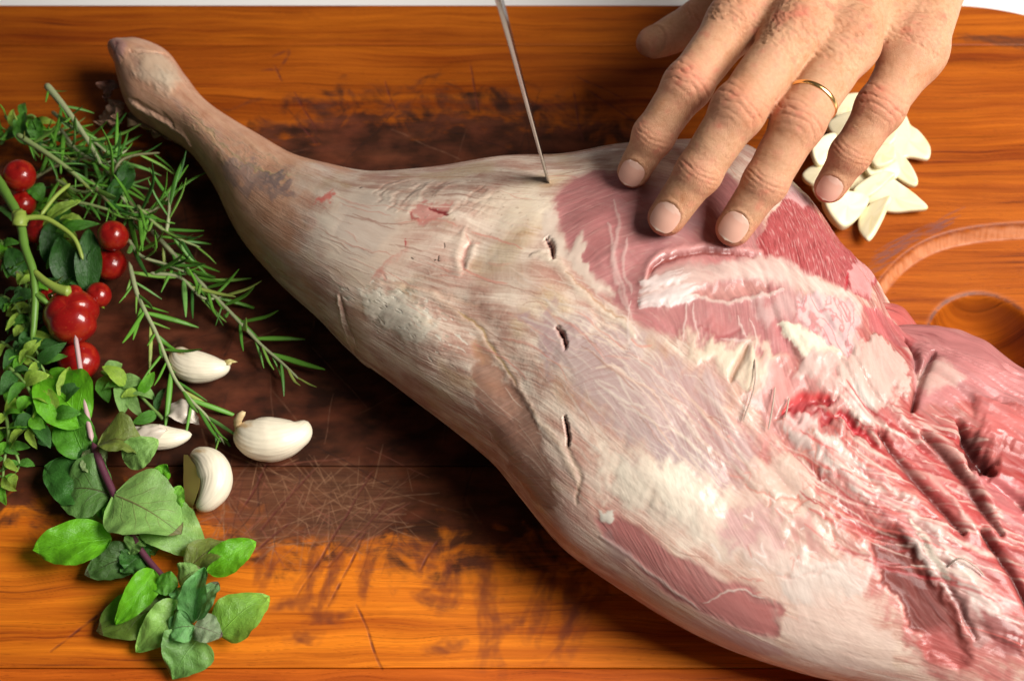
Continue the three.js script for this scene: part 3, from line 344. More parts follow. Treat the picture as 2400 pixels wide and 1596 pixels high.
  // slit pocket and white tendon sheet
  strand([[.5702,.5023],[.5688,.4962],[.5717,.4871],[.5833,.4779],[.5996,.4673],[.62,.4535],[.6387,.4414]], 1.8, [0.60, 0.28, 0.26], { a: 0.7, h: 2.0, taper: false }); strand([[.5717,.5023],[.5717,.4962],[.5775,.4886],[.5927,.4764],[.6149,.4612],[.637,.4475]], 1.4, [0.26, 0.06, 0.05], { a: 0.9, h: -2.6 });
  patch([[.5717,.4992],[.5789,.4886],[.5996,.4749],[.6404,.4444],[.62,.4673],[.591,.4871],[.5775,.4977]], [0.50, 0.19, 0.18], { a: 0.8, soft: 1, kind: 'muscle', amt: 0.1 });
  patch([[.5688,.5053],[.5862,.4901],[.6132,.4718],[.637,.449],[.6453,.4383],[.6666,.4231],[.6847,.417],[.72,.3941],[.7337,.3957],[.7382,.4185],[.7261,.417],[.6911,.4292],[.665,.4475],[.6519,.4566],[.6251,.4779],[.6081,.4947],[.5893,.5053],[.5746,.5145]], WHITE, { a: 0.72, soft: 2.2, warp: 0.8, kind: 'muscle', amt: 0.5, h: 1.4, dir: -0.5 });
  for (let k = 0, R = rng(31); k < 26; k++) { const t = R(), a = [[.5673,.5053],[.576,.5206]], b = [[.5944,.4916],[.6132,.4947]]; strand([[mix(a[0][0], a[1][0], t), mix(a[0][1], a[1][1], t)], [mix(b[0][0], b[1][0], t), mix(b[0][1], b[1][1], t) + (R() - 0.5) * 0.01]], 0.4 + R() * 0.5, [0.72, 0.60, 0.56], { a: 0.6, h: 0.5 }); }
  patch([[.6081,.4962],[.6234,.4825],[.6486,.4596],[.6568,.4551],[.6568,.4612],[.642,.4779],[.6217,.4931]], [0.47, 0.22, 0.19], { a: 0.95, soft: 0.8, warp: 0.6, h: -2.2, kind: 'muscle', amt: 0 }); patch([[.6234,.5023],[.6387,.4962],[.6519,.4916],[.6486,.4992],[.6336,.5053]], [0.50, 0.19, 0.18], { a: 0.7, soft: 2, h: -1.0 });
  strand([[.6047,.4992],[.6319,.4886],[.6568,.4642],[.6699,.4475]], 1.0, [0.70, 0.58, 0.50], { a: 0.6, h: 1.0 }); strand([[.6234,.5069],[.6404,.5038],[.6535,.4931]], 0.8, [0.36, 0.1, 0.1], { a: 0.7, h: -0.8 });
  for (const s of [[[.6064,.5008],[.6115,.5099],[.6166,.5221]], [[.6115,.5008],[.6268,.5129]], [[.6551,.4855],[.6666,.4931],[.6716,.5038]], [[.6453,.4901],[.6601,.4962]], [[.5688,.5175],[.576,.5373],[.5944,.5495]], [[.642,.5038],[.665,.4962]]]) strand(s, 0.6, [0.72, 0.58, 0.52], { a: 0.55, h: 0.6 });
  patch([[.6798,.4414],[.7002,.4185],[.7276,.4033],[.7411,.4246],[.7396,.4459],[.7261,.4657],[.7063,.4657],[.6911,.4551]], [0.62, 0.40, 0.40], { a: 0.9, soft: 2, warp: 1.5, kind: 'mottle', h: 1.6 });
  patch([[.6486,.4749],[.6781,.4429],[.6911,.452],[.6781,.4703],[.6683,.4825]], [0.56, 0.40, 0.37], { a: 0.6, soft: 4, warp: 2 });
  patch([[.6765,.4749],[.688,.4612],[.7139,.4551],[.7352,.4551],[.7215,.4733],[.7033,.4764],[.688,.4749]], FATY, { a: 0.95, soft: 0.9, warp: 1.1, kind: 'fat', amt: 0, h: 2.0 }); strand([[.6911,.4749],[.6987,.4794],[.7048,.4794]], 1.0, [0.3, 0.12, 0.1], { h: -1.4 });
  patch([[.6149,.519],[.642,.5053],[.6633,.5008],[.683,.4901],[.6941,.4916],[.6847,.5053],[.6748,.5145],[.6551,.5175],[.6302,.5236]], [0.68, 0.56, 0.42], { a: 0.9, soft: 2.5, warp: 2, kind: 'fat', amt: 0.2, h: 2.0 }); strand([[.6617,.4992],[.6617,.5084],[.6617,.5206]], 2.2, [0.34, 0.17, 0.10], { a: 0.8, h: -2.6 }); strand([[.6666,.4977],[.6732,.5069],[.6765,.5175]], 2.0, [0.70, 0.57, 0.42], { h: 1.8 });
  // joint cavity, torn and bloody
  patch([[.6748,.5023],[.7017,.484],[.7382,.4642],[.7543,.4718],[.7573,.4962],[.7291,.5129],[.7139,.5343],[.688,.5236]], [0.60, 0.27, 0.24], { a: 0.85, soft: 4, warp: 3, kind: 'muscle', amt: 0.6 });
  patch([[.7033,.4764],[.7382,.452],[.7587,.4429],[.7529,.4642],[.7276,.4794],[.7048,.4886]], [0.58, 0.40, 0.35], { a: 0.9, soft: 2, warp: 2, kind: 'fat', amt: 0.8, h: 1.5 });
  patch([[.7048,.5129],[.7063,.5038],[.7185,.4931],[.7367,.484],[.7352,.4901],[.7215,.4992],[.7337,.4962],[.7499,.4886],[.769,.4855],[.7749,.4901],[.7558,.4977],[.7367,.5008],[.72,.5023]], [0.33, 0.025, 0.03], { a: 0.95, soft: 0.9, warp: 1.4, h: -6 }); strand([[.7063,.5099],[.7094,.5023],[.7215,.4931],[.7337,.4871]], 1.5, [0.62, 0.06, 0.06], { a: 0.8, h: -1 }); strand([[.7352,.4962],[.7543,.4916],[.7749,.4916],[.7905,.4901]], 1.6, [0.50, 0.03, 0.04], { a: 0.9, h: -2.0 });
  patch([[.7063,.5129],[.7185,.5038],[.7291,.5023],[.7337,.5069],[.7185,.5129]], [0.72, 0.46, 0.42], { a: 0.9, soft: 1, h: 1.2 });
  patch([[.7322,.4688],[.747,.4094],[.7661,.3926],[.7829,.4018],[.7905,.4277],[.7763,.4612],[.8001,.4688],[.8001,.4855],[.7719,.484],[.744,.481]], [0.58, 0.40, 0.34], { a: 0.9, soft: 1.6, warp: 2, kind: 'fat', amt: 1.2, h: 2.0 });
  patch([[.7485,.4673],[.7675,.4596],[.769,.481],[.7514,.4855]], [0.70, 0.69, 0.63], { a: 0.6, soft: 2, kind: 'fat', amt: 0, h: 0.6 });
  patch([[.7337,.3941],[.7543,.3591],[.7867,.3165],[.7982,.3287],[.7925,.3759],[.769,.3865],[.747,.4063]], [0.44, 0.11, 0.11], { a: 0.95, soft: 1, warp: 1, kind: 'muscle', amt: 0.5, h: -1.5 });
  patch([[.7063,.5175],[.7276,.5099],[.7646,.5053],[.802,.516],[.8364,.5388],[.872,.5723],[.9024,.6119],[.8844,.6135],[.8542,.5906],[.8192,.5602],[.7848,.5327],[.7499,.5251],[.7215,.5267]], [0.58, 0.45, 0.40], { a: 0.95, soft: 2, warp: 1.8, kind: 'streak', h: 3.2, dir: 0.12 });
  strand([[.7291,.5129],[.7661,.5084],[.8058,.5236],[.84,.548],[.872,.5815]], 2.2, [0.62, 0.62, 0.54], { a: 0.5, h: 0.8 });
  patch([[.7734,.4657],[.8001,.4627],[.8306,.481],[.8684,.5069],[.9043,.5297],[.9116,.5937],[.8808,.5769],[.8471,.5419],[.8058,.5084],[.7763,.4901]], [0.45, 0.115, 0.105], { a: 0.95, soft: 1.8, warp: 1.8, kind: 'muscle', amt: 0.6, h: 0.5, dir: 0.15 });
  for (const s of [[[.7734,.4916],[.8039,.5023],[.8326,.5221],[.8578,.5449]], [[.7829,.4749],[.8192,.4931],[.8524,.5145],[.8773,.5404]], [[.7982,.4718],[.8345,.4947],[.8684,.5236]]]) { strand(s, 1.7, [0.42, 0.05, 0.05], { a: 0.75, h: -2.2, warp: 0.4 }); strand(s.map((p) => [p[0], p[1] - 0.018]), 2.0, [0.70, 0.50, 0.43], { a: 0.6, h: 1.4, warp: 0.4 }); }
  patch([[.8287,.5343],[.8524,.5388],[.8773,.5708],[.9024,.6074],[.8988,.6272],[.8702,.5906],[.8418,.5586]], [0.52, 0.36, 0.32], { a: 0.6, soft: 4, kind: 'muscle', h: 1 });
  // lower thigh
  patch([[.7017,.5556],[.72,.5327],[.7455,.5343],[.7661,.551],[.7602,.5769],[.7322,.5845],[.7139,.5754]], [0.58, 0.42, 0.34], { a: 0.75, soft: 4, warp: 2.5, kind: 'fat', amt: 0.7, h: 1.5 });
  patch([[.6957,.6074],[.7063,.5891],[.7246,.5784],[.7411,.5891],[.7307,.6104],[.7094,.6211]], [0.54, 0.30, 0.29], { a: 0.75, soft: 5, warp: 3, kind: 'muscle', amt: 0.4 }); patch([[.7367,.5754],[.7529,.5708],[.7617,.58],[.7485,.5921]], [0.56, 0.27, 0.24], { a: 0.65, soft: 2.5, warp: 3 });
  patch([[.7048,.6272],[.7307,.6089],[.7573,.5906],[.7749,.5906],[.7617,.6104],[.7337,.6226]], [0.64, 0.51, 0.44], { a: 0.7, soft: 4, warp: 2, kind: 'fat', amt: 0.8, h: 1 });
  for (const s of [[[.7017,.5708],[.7154,.5708],[.7337,.5602],[.7485,.551]], [[.7426,.6226],[.7573,.615],[.7763,.5967]], [[.717,.5663],[.7185,.5784]], [[.7617,.5465],[.7705,.5586],[.7867,.5617],[.8001,.5617]], [[.7291,.5099],[.7411,.5267],[.7529,.5419]], [[.7529,.5525],[.7661,.5647],[.7734,.58]], [[.7367,.5571],[.7382,.5693]], [[.7749,.5282],[.7848,.5434]]]) strand(s, 0.8, [0.55, 0.18, 0.13], { a: 0.65, h: -0.8, warp: 1 });
  for (let k = 0, R = rng(41), A = [[.7002,.5434],[.7246,.5434],[.747,.5571],[.7705,.5663],[.7411,.6165],[.7886,.5921],[.7793,.6241],[.717,.6028],[.7617,.6348]]; k < 60; k++) { const p = A[floor(R() * A.length)], x = p[0] + (R() - 0.5) * 0.05, y = p[1] + (R() - 0.5) * 0.07; strand([[x, y], [x + 0.006 * R(), y + 0.012 * (R() - 0.5)], [x + 0.014 * R(), y + 0.02 * (R() - 0.5)]], 0.3 + R() * 0.4, R() < 0.6 ? [0.58, 0.2, 0.16] : [0.8, 0.72, 0.66], { a: 0.55, h: 0.4 * (R() - 0.4), warp: 0.5 }); }
  patch([[.6098,.6759],[.6217,.6637],[.6469,.6561],[.6748,.6576],[.6972,.6515],[.7124,.6546],[.7307,.6455],[.7352,.6515],[.7499,.6515],[.7558,.6774],[.7529,.6988],[.7352,.7048],[.7078,.7079],[.6798,.7079],[.6502,.6988],[.6234,.6911]], [0.40, 0.14, 0.13], { a: 0.9, soft: 2.2, warp: 0.6, kind: 'muscle', amt: 0.4, h: -0.8, lip: 0.2, dir: 0.1 });
  patch([[.7017,.6881],[.7094,.6683],[.7307,.6576],[.7514,.6561],[.7558,.6911],[.7352,.7003],[.7109,.6957]], [0.45, 0.155, 0.14], { a: 0.7, soft: 0.8, h: -0.4 }); strand([[.7048,.6911],[.7154,.6653],[.7246,.6546],[.7382,.6515]], 0.7, [0.7, 0.58, 0.5], { a: 0.7, h: 0.7 }); patch([[.6132,.6637],[.6234,.6576],[.6268,.6683],[.6149,.6729]], [0.70, 0.66, 0.56], { a: 0.9, soft: 0.6, h: 1 });
  strand([[.62,.6911],[.6486,.6927],[.6781,.6972],[.7048,.7033]], 2.0, [0.58, 0.50, 0.43], { a: 0.5, h: 0.8 });
  patch([[.6234,.679],[.6486,.6927],[.642,.7155],[.6251,.7003]], [0.40, 0.25, 0.23], { a: 0.6, soft: 2, warp: 2 }); patch([[.7124,.7216],[.7396,.7155],[.7602,.7109],[.7646,.7277],[.7426,.7475]], [0.50, 0.30, 0.29], { a: 0.6, soft: 3, warp: 2, kind: 'streak' });
  patch([[.7529,.65],[.7793,.6135],[.8058,.6211],[.823,.6546],[.8345,.6957],[.8039,.7262],[.7719,.7186]], [0.66, 0.49, 0.41], { a: 0.8, soft: 4, warp: 2, kind: 'fat', amt: 0.4 });
  patch([[.744,.615],[.7749,.5876],[.7982,.5845],[.802,.6135],[.7763,.6211],[.7558,.6485]], [0.62, 0.53, 0.47], { a: 0.7, soft: 3, warp: 2, kind: 'fat', amt: 0.5, h: 1 });
  // dark red muscle bands at the cut end
  patch([[.7675,.5114],[.7867,.5069],[.8096,.5267],[.8249,.5465],[.8115,.551],[.7905,.5373]], [0.50, 0.20, 0.19], { a: 0.9, soft: 1.5, kind: 'muscle', amt: 0.5, h: -1, dir: 0.12 });
  patch([[.7925,.5617],[.7963,.5465],[.8077,.5434],[.8287,.5647],[.8542,.5937],[.8737,.6348],[.8737,.6531],[.8666,.6698],[.8507,.6561],[.8287,.6211],[.8058,.5891]], [0.17, 0.03, 0.022], { a: 0.97, soft: 1.2, warp: 1.2, kind: 'muscle', amt: 0.2, h: -4.0, dir: 0.6, rough: 0.6 });
  patch([[.8383,.647],[.8507,.6241],[.8737,.6394],[.8737,.6561],[.8666,.6698],[.8507,.6637]], [0.40, 0.085, 0.075], { a: 0.8, soft: 2, kind: 'muscle', amt: 0.2, h: 1.5 });
  patch([[.8096,.5297],[.823,.5312],[.8489,.5647],[.8666,.5921],[.8844,.618],[.8773,.6317],[.8524,.5861],[.8268,.5541]], [0.36, 0.17, 0.15], { a: 0.9, soft: 1, kind: 'muscle', dir: 0.12, h: -1.2 }); strand([[.8211,.5449],[.8383,.5647],[.8595,.5952],[.8737,.6241]], 1.4, [0.16, 0.04, 0.035], { a: 0.8, h: -3 }); strand([[.8154,.5343],[.8326,.5556],[.8507,.5784]], 1.6, [0.70, 0.63, 0.52], { a: 0.85, h: 1.4 });
  patch([[.8702,.5906],[.8844,.5921],[.9043,.6059],[.9043,.6241],[.8861,.6317]], [0.26, 0.06, 0.055], { a: 0.9, soft: 2, h: -2, kind: 'muscle', amt: 0.1 });
  for (let k = 0, R = rng(91), A = [[.7426,.4916],[.7778,.4825],[.8077,.4931],[.8306,.516],[.856,.5419],[.8684,.5099],[.8879,.5434],[.7705,.5206],[.8077,.5465],[.8306,.4779],[.8844,.583],[.7352,.5251],[.7646,.5449]]; k < 230; k++) { const p = A[floor(R() * A.length)], x = p[0] + (R() - 0.5) * 0.05, y = p[1] + (R() - 0.5) * 0.07, l = 0.015 + R() * 0.05, d = (R() - 0.5) * 0.012, q = R(); strand([[x, y], [x + l * 0.5, y + d * 0.5 + (R() - 0.5) * 0.006], [x + l, y + d]], 0.35 + R() * R() * 1.1, q < 0.4 ? [0.36, 0.035, 0.035] : q < 0.75 ? [0.66, 0.5, 0.42] : [0.55, 0.12, 0.1], { a: 0.35 + R() * 0.5, h: q < 0.4 ? -0.7 : 0.4, warp: 0.2 }); }
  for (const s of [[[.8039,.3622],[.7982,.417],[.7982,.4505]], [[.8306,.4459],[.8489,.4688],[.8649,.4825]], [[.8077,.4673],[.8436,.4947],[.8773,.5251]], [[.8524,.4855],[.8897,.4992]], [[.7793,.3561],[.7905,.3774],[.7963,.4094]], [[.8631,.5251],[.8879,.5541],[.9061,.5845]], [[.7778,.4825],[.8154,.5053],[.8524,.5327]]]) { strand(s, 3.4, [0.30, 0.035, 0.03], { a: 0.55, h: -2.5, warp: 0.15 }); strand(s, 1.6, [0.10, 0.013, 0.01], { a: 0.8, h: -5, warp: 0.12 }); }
  // right-hand muscles and the dark hollow between them
  patch([[.7867,.3393],[.8077,.3347],[.8418,.2982],[.8951,.3332],[.8951,.4277],[.856,.4185],[.8287,.4231],[.8039,.4475],[.7925,.4124]], [0.46, 0.175, 0.17], { a: 0.95, soft: 1.5, warp: 1.2, kind: 'muscle', amt: 0.15, h: 0.5 });
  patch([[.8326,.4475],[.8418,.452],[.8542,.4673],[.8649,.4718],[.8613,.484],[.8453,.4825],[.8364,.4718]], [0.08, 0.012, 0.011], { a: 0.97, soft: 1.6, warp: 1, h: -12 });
  patch([[.8383,.417],[.8613,.4048],[.8915,.4124],[.8933,.452],[.8666,.4581],[.8489,.4535]], [0.46, 0.12, 0.11], { a: 0.95, soft: 1.2, h: 5, kind: 'muscle', amt: 0.1 });
  patch([[.7925,.4063],[.8096,.3743],[.823,.3881],[.8287,.3972],[.8058,.4307]], [0.60, 0.40, 0.34], { a: 0.75, soft: 2.5, warp: 1, kind: 'fat', amt: 0.9, h: 1.2 });
  patch([[.8471,.4825],[.8702,.481],[.8969,.4947],[.9024,.5267],[.8755,.5069],[.8524,.4947]], [0.50, 0.14, 0.14], { a: 0.9, soft: 1.2, kind: 'muscle', amt: 0.7 });
}
for (let i = 0; i < LN * 3; i++) legC[i] *= 0.80;
// body mesh: real relief from the painted tissue heights
const legMat = std({ map: colorTex(LT, LT, legC), bumpMap: greyTex(LT, LT, legF, -1.2, 1.2), bumpScale: 0.0011, roughnessMap: greyTex(LT, LT, legR, 0, 1), roughness: 1, clearcoat: 0.12, clearcoatRoughness: 0.1, specularIntensity: 0.55 });
const lamb = thing('lamb_leg', 'raw leg of lamb with bare shank and torn red meat at its thick end', 'meat');
{
  const NU = 860, NV = 460, VS = []; for (let j = 0; j <= NV; j++) { const t = j / NV, d = 0.5 + (t - 0.5) * 0.86; VS.push(t < 0.03 ? t / 0.03 * 0.09 : t > 0.97 ? 0.91 + (t - 0.97) / 0.03 * 0.09 : 0.09 + (t - 0.03) / 0.94 * 0.82); }
  const samp = (u, v) => { const x = clamp(u * LT - 0.5, 0, LT - 1.001), y = clamp(v * LT - 0.5, 0, LT - 1.001), i = floor(x), j = floor(y), a = x - i, b = y - j, k = j * LT + i; return mix(mix(legB[k], legB[k + 1], a), mix(legB[k + LT], legB[k + LT + 1], a), b); };
  const st = []; for (let i = 0; i <= NU; i++) st.push(station(i / NU));
  const g = gridGeo(NU, NV, (u, v, i, j) => {
    const k = sqrt(clamp(1 - pow(max(0, 1 - u / 0.010), 2))) * sqrt(clamp(1 - pow(max(0, (u - 0.93) / 0.07), 2.5))), vv = VS[j], q = st[i], p = legPoint(q, vv, max(k, 0.02));
    const th = -PI / 2 + 2 * PI * vv, nx = cos(th) / q[4], ny = sin(th) / q[6], l = hypot(nx, ny), h = vv < 0.1 || vv > 0.9 ? 0 : samp(u, vv) * 0.5 * MM * sst(0.1, 0.16, vv) * sst(0.9, 0.84, vv) * min(1, u / 0.02 + 0.2);
    return [p[0] + q[2] * nx / l * h, max(0.0005, p[1] + ny / l * h), p[2] + q[3] * nx / l * h];
  }, { uv: (u, v) => [u, v], wrapV: true, flip: false });
  const U = g.attributes.uv; for (let i = 0; i <= NU; i++) for (let j = 0; j <= NV; j++) U.setXY(i * (NV + 1) + j, i / NU, VS[j]);
  part('thigh_and_shank', g, legMat, lamb);
}

{
  const mk = (base, pale, dk, seed, amt) => { const w = 512, c = new Float32Array(w * w * 3), h = new Float32Array(w * w); for (let j = 0; j < w; j++) for (let i = 0; i < w; i++) { const k = j * w + i, x = i * 0.1, y = j * 0.1 + 3 * n2(i * 0.012, j * 0.02 + seed), f = fbm(x * 0.1 + seed, y * 0.5, 4), l = n2(x * 0.1, y * 1.9 + seed), p = sst(0.12, 0.5, fbm(x * 0.12 + 30, y * 0.3 + seed, 3)) * amt, d = sst(0.15, 0.5, -f - 0.2 * l); for (let e = 0; e < 3; e++) c[k * 3 + e] = 0.85 * clamp(mix(mix(base[e], dk[e], d * 0.8), pale[e], p) * (1 + 0.3 * f + 0.18 * l)); h[k] = f + 0.35 * l + 0.5 * p; } const m = std({ map: colorTex(w, w, c), bumpMap: greyTex(w, w, h, -1.4, 1.4), bumpScale: 0.0006, roughness: 0.36, clearcoat: 0.1, clearcoatRoughness: 0.15, specularIntensity: 0.4 }); return m; };
  const mRed = mk([0.40, 0.09, 0.08], [0.60, 0.34, 0.29], [0.2, 0.03, 0.03], 3, 0.5), mFat = mk([0.60, 0.46, 0.37], [0.64, 0.55, 0.45], [0.52, 0.27, 0.22], 19, 0.6), mDusk = mk([0.36, 0.13, 0.125], [0.5, 0.27, 0.24], [0.25, 0.07, 0.07], 23, 0.3);
  let sd = 0;
  const lobe = (name, pts, r, m, { sq = 0.42, noise = 0.22, taper = 0.8, freq = 45 } = {}) => { const q = (sd += 0.731) % 1; part(name, tubeGeo(pts, (t) => r * MM * pow(sin(PI * clamp(0.01 + 0.98 * t)), taper) * (1 + 0.16 * sin(t * 6 + q * 9)), { seg: 80, rad: 30, squash: sq, noise, freq, uvScale: [9, 1] }), m, lamb); };
  // muscle running out to the cut
  lobe('muscle_lobe', [[.1624,.049,.0224],[.1809,.0449,.0317],[.2015,.0433,.0398],[.231,.0447,.0572]], 15, mDusk); lobe('muscle_lobe', [[.1523,.0556,.0161],[.1633,.0483,.0165],[.1733,.0401,.0197],[.1836,.0359,.0245]], 8, mRed); lobe('fat_strip', [[.1713,.0518,.0304],[.1873,.0467,.0306],[.2006,.0444,.0341],[.2169,.0374,.0358]], 2.6, mFat);
  for (const q of [[[.1061,.0743,.0642],[.1038,.0747,.0751],[.1018,.0731,.0834]], [[.0984,.0772,.0529],[.0973,.0774,.065],[.0919,.0743,.0802]], [[.1115,.0733,.0687],[.1091,.0728,.0778]], [[.1678,.061,.1365],[.172,.0652,.1342],[.1792,.0613,.1364],[.1828,.0586,.1389]]]) part('sinew', tubeGeo(q, () => 0.00035, { seg: 24, rad: 6, noise: 0.3, freq: 400 }), mFat, lamb);
}

// ---------- hand pressing on the meat ----------
function surfaceNets(f, lo, hi, h, far) {      // f in mm -> BufferGeometry positions in mm
  const n = [0, 1, 2].map((k) => Math.ceil((hi[k] - lo[k]) / h) + 1), [nx, ny, nz] = n, F = new Float32Array(nx * ny * nz).fill(far), BS = 8;
  const id = (i, j, k) => (k * ny + j) * nx + i;
  for (let bk = 0; bk < nz; bk += BS) for (let bj = 0; bj < ny; bj += BS) for (let bi = 0; bi < nx; bi += BS) {
    const c = f(lo[0] + (bi + 4) * h, lo[1] + (bj + 4) * h, lo[2] + (bk + 4) * h), skip = abs(c) > BS * h * 0.95 + 2.5;
    for (let k = bk; k < min(nz, bk + BS); k++) for (let j = bj; j < min(ny, bj + BS); j++) for (let i = bi; i < min(nx, bi + BS); i++) F[id(i, j, k)] = skip ? c : f(lo[0] + i * h, lo[1] + j * h, lo[2] + k * h);
  }
  const V = new Int32Array(nx * ny * nz).fill(-1), pos = [], idx = [];
  for (let k = 0; k < nz - 1; k++) for (let j = 0; j < ny - 1; j++) for (let i = 0; i < nx - 1; i++) {
    let m = 0; for (let c = 0; c < 8; c++) if (F[id(i + (c & 1), j + (c >> 1 & 1), k + (c >> 2))] < 0) m |= 1 << c;
    if (m === 0 || m === 255) continue; let x = 0, y = 0, z = 0, q = 0;
    for (let a = 0; a < 8; a++) for (const e of [1, 2, 4]) if (!(a & e)) { const b = a | e; if ((m >> a & 1) === (m >> b & 1)) continue; const fa = F[id(i + (a & 1), j + (a >> 1 & 1), k + (a >> 2))], fb = F[id(i + (b & 1), j + (b >> 1 & 1), k + (b >> 2))], t = fa / (fa - fb); x += mix(a & 1, b & 1, t); y += mix(a >> 1 & 1, b >> 1 & 1, t); z += mix(a >> 2, b >> 2, t); q++; }
    V[id(i, j, k)] = pos.length / 3; pos.push(lo[0] + (i + x / q) * h, lo[1] + (j + y / q) * h, lo[2] + (k + z / q) * h);
  }
  const quad = (a, b, c, d, s) => { if (a < 0 || b < 0 || c < 0 || d < 0) return; if (s) idx.push(a, b, c, a, c, d); else idx.push(a, c, b, a, d, c); };
  for (let k = 1; k < nz - 1; k++) for (let j = 1; j < ny - 1; j++) for (let i = 1; i < nx - 1; i++) {
    const s = F[id(i, j, k)] < 0;
    if (s !== F[id(i + 1, j, k)] < 0) quad(V[id(i, j - 1, k - 1)], V[id(i, j, k - 1)], V[id(i, j, k)], V[id(i, j - 1, k)], s);
    if (s !== F[id(i, j + 1, k)] < 0) quad(V[id(i - 1, j, k - 1)], V[id(i - 1, j, k)], V[id(i, j, k)], V[id(i, j, k - 1)], s);
    if (s !== F[id(i, j, k + 1)] < 0) quad(V[id(i - 1, j - 1, k)], V[id(i, j - 1, k)], V[id(i, j, k)], V[id(i - 1, j, k)], s);
  }
  return { pos: new Float32Array(pos), idx };
}
let handMat, personThing;
{
  const S = (a) => a.map((p) => V3(p).multiplyScalar(1000));
  // tip, last joint, middle joint, knuckle
  const FINGER = [
    { J: S([[.0528,.082,-.037],[.0603,.097,-.0448],[.0742,.113,-.0594],[.0972,.116,-.0923]]), r: [7.2, 8.4, 9.6, 11.2] },
    { J: S([[.0651,.087,-.0094],[.0774,.103,-.0212],[.0932,.12,-.0401],[.1218,.122,-.0825]]), r: [8.0, 9.2, 10.6, 12.2] },
    { J: S([[.0933,.085,-.0055],[.1054,.1,-.018],[.1182,.115,-.0374],[.1441,.117,-.0789]]), r: [7.8, 8.9, 10.2, 11.6] },
    { J: S([[.1406,.068,-.039],[.1478,.082,-.0466],[.1598,.095,-.0616],[.1773,.102,-.0878]]), r: [7.2, 8.4, 9.9, 12.2] }];
  const THUMB = { J: S([[.0693,.046,-.1405],[.0908,.058,-.145],[.1199,.076,-.1549],[.1513,.092,-.1721]]), r: [8.6, 10.2, 12.5, 16] };
  const carp = S([[.1497,.102,-.1742],[.1607,.104,-.1693],[.1708,.102,-.1673],[.2064,.09,-.1658]]), wrist = S([[.1715,.098,-.1826]])[0], fore = S([[.1909,.118,-.2568],[.2082,.16,-.3345]]);
  const cap = (x, y, z, a, b, ra, rb) => { const dx = b.x - a.x, dy = b.y - a.y, dz = b.z - a.z, t = clamp(((x - a.x) * dx + (y - a.y) * dy + (z - a.z) * dz) / (dx * dx + dy * dy + dz * dz)); return hypot(x - a.x - dx * t, y - a.y - dy * t, z - a.z - dz * t) - mix(ra, rb, t); };
  const sm = (a, b, k) => { const h = max(k - abs(a - b), 0) / k; return min(a, b) - h * h * k * 0.25; };
  const webs = [0, 1, 2].map((i) => { const a = FINGER[i].J[3].clone().lerp(FINGER[i + 1].J[3], 0.5), b = carp[i].clone().lerp(carp[i + 1], 0.5); a.y -= 5; b.y -= 3; return [a.lerp(b, 0.18), b]; });
  const sdf = (x, y, z) => {
    let pm = 1e9; for (let i = 0; i < 4; i++) pm = sm(pm, cap(x, y - 0, z, FINGER[i].J[3], carp[i], FINGER[i].r[3] + 0.4, 15), 9);
    for (const [a, b] of webs) pm = sm(pm, cap(x, y, z, a, b, 10, 15), 9);
    pm = sm(pm, cap(x, y, z, carp[1], wrist, 17, 24), 12); pm = sm(pm, cap(x, y, z, wrist, fore[0], 25, 31), 12); pm = min(pm, cap(x, y, z, fore[0], fore[1], 31, 40));
    // thumb and its ball
    let th = cap(x, y, z, THUMB.J[0], THUMB.J[1], THUMB.r[0], THUMB.r[1]); th = sm(th, cap(x, y, z, THUMB.J[1], THUMB.J[2], THUMB.r[1], THUMB.r[2]), 3); th = sm(th, cap(x, y, z, THUMB.J[2], THUMB.J[3], THUMB.r[2], THUMB.r[3]), 6);
    let d = sm(pm, th, 12), fi = 1e9;
    for (const q of FINGER) { let e = cap(x, y, z, q.J[0], q.J[1], q.r[0], q.r[1]); e = sm(e, cap(x, y, z, q.J[1], q.J[2], q.r[1] + 0.25, q.r[2] + 0.15), 2.5); e = sm(e, cap(x, y, z, q.J[2], q.J[3], q.r[2] + 0.2, q.r[3] + 0.1), 3.5); e = sm(e, hypot(x - q.J[2].x, y - q.J[2].y, z - q.J[2].z) - q.r[2] + 0.1, 4); e = sm(e, hypot(x - q.J[1].x, y - q.J[1].y, z - q.J[1].z) - q.r[1] + 0.1, 3); fi = sm(fi, e, 1.6); }
    return sm(d, fi, 8);
  };
  const hRes = 0.85, N = surfaceNets(sdf, [35, 45, -232], [232, 152, 12], hRes, 30), far = surfaceNets(sdf, [130, 40, -420], [250, 190, -229], 4, 30);
  // frames of the fingers for creases and nails
  const eye = new THREE.Vector3(0, 0.95, 0.3).normalize(), frames = [];
  for (const q of [...FINGER, THUMB]) for (let k = 0; k < 4; k++) { const t = q.J[max(0, k - 1)].clone().sub(q.J[min(3, k + 1)]).normalize(), d = eye.clone().addScaledVector(t, -eye.dot(t)).normalize(); frames.push({ p: q.J[k], t, d, b: new THREE.Vector3().crossVectors(t, d), k, r: q.r[k], thumb: q === THUMB }); }
  const np = N.pos.length / 3, pos = new Float32Array(N.pos.length), col = new Float32Array(N.pos.length), uv = new Float32Array(np * 2);
  const e = 0.7;
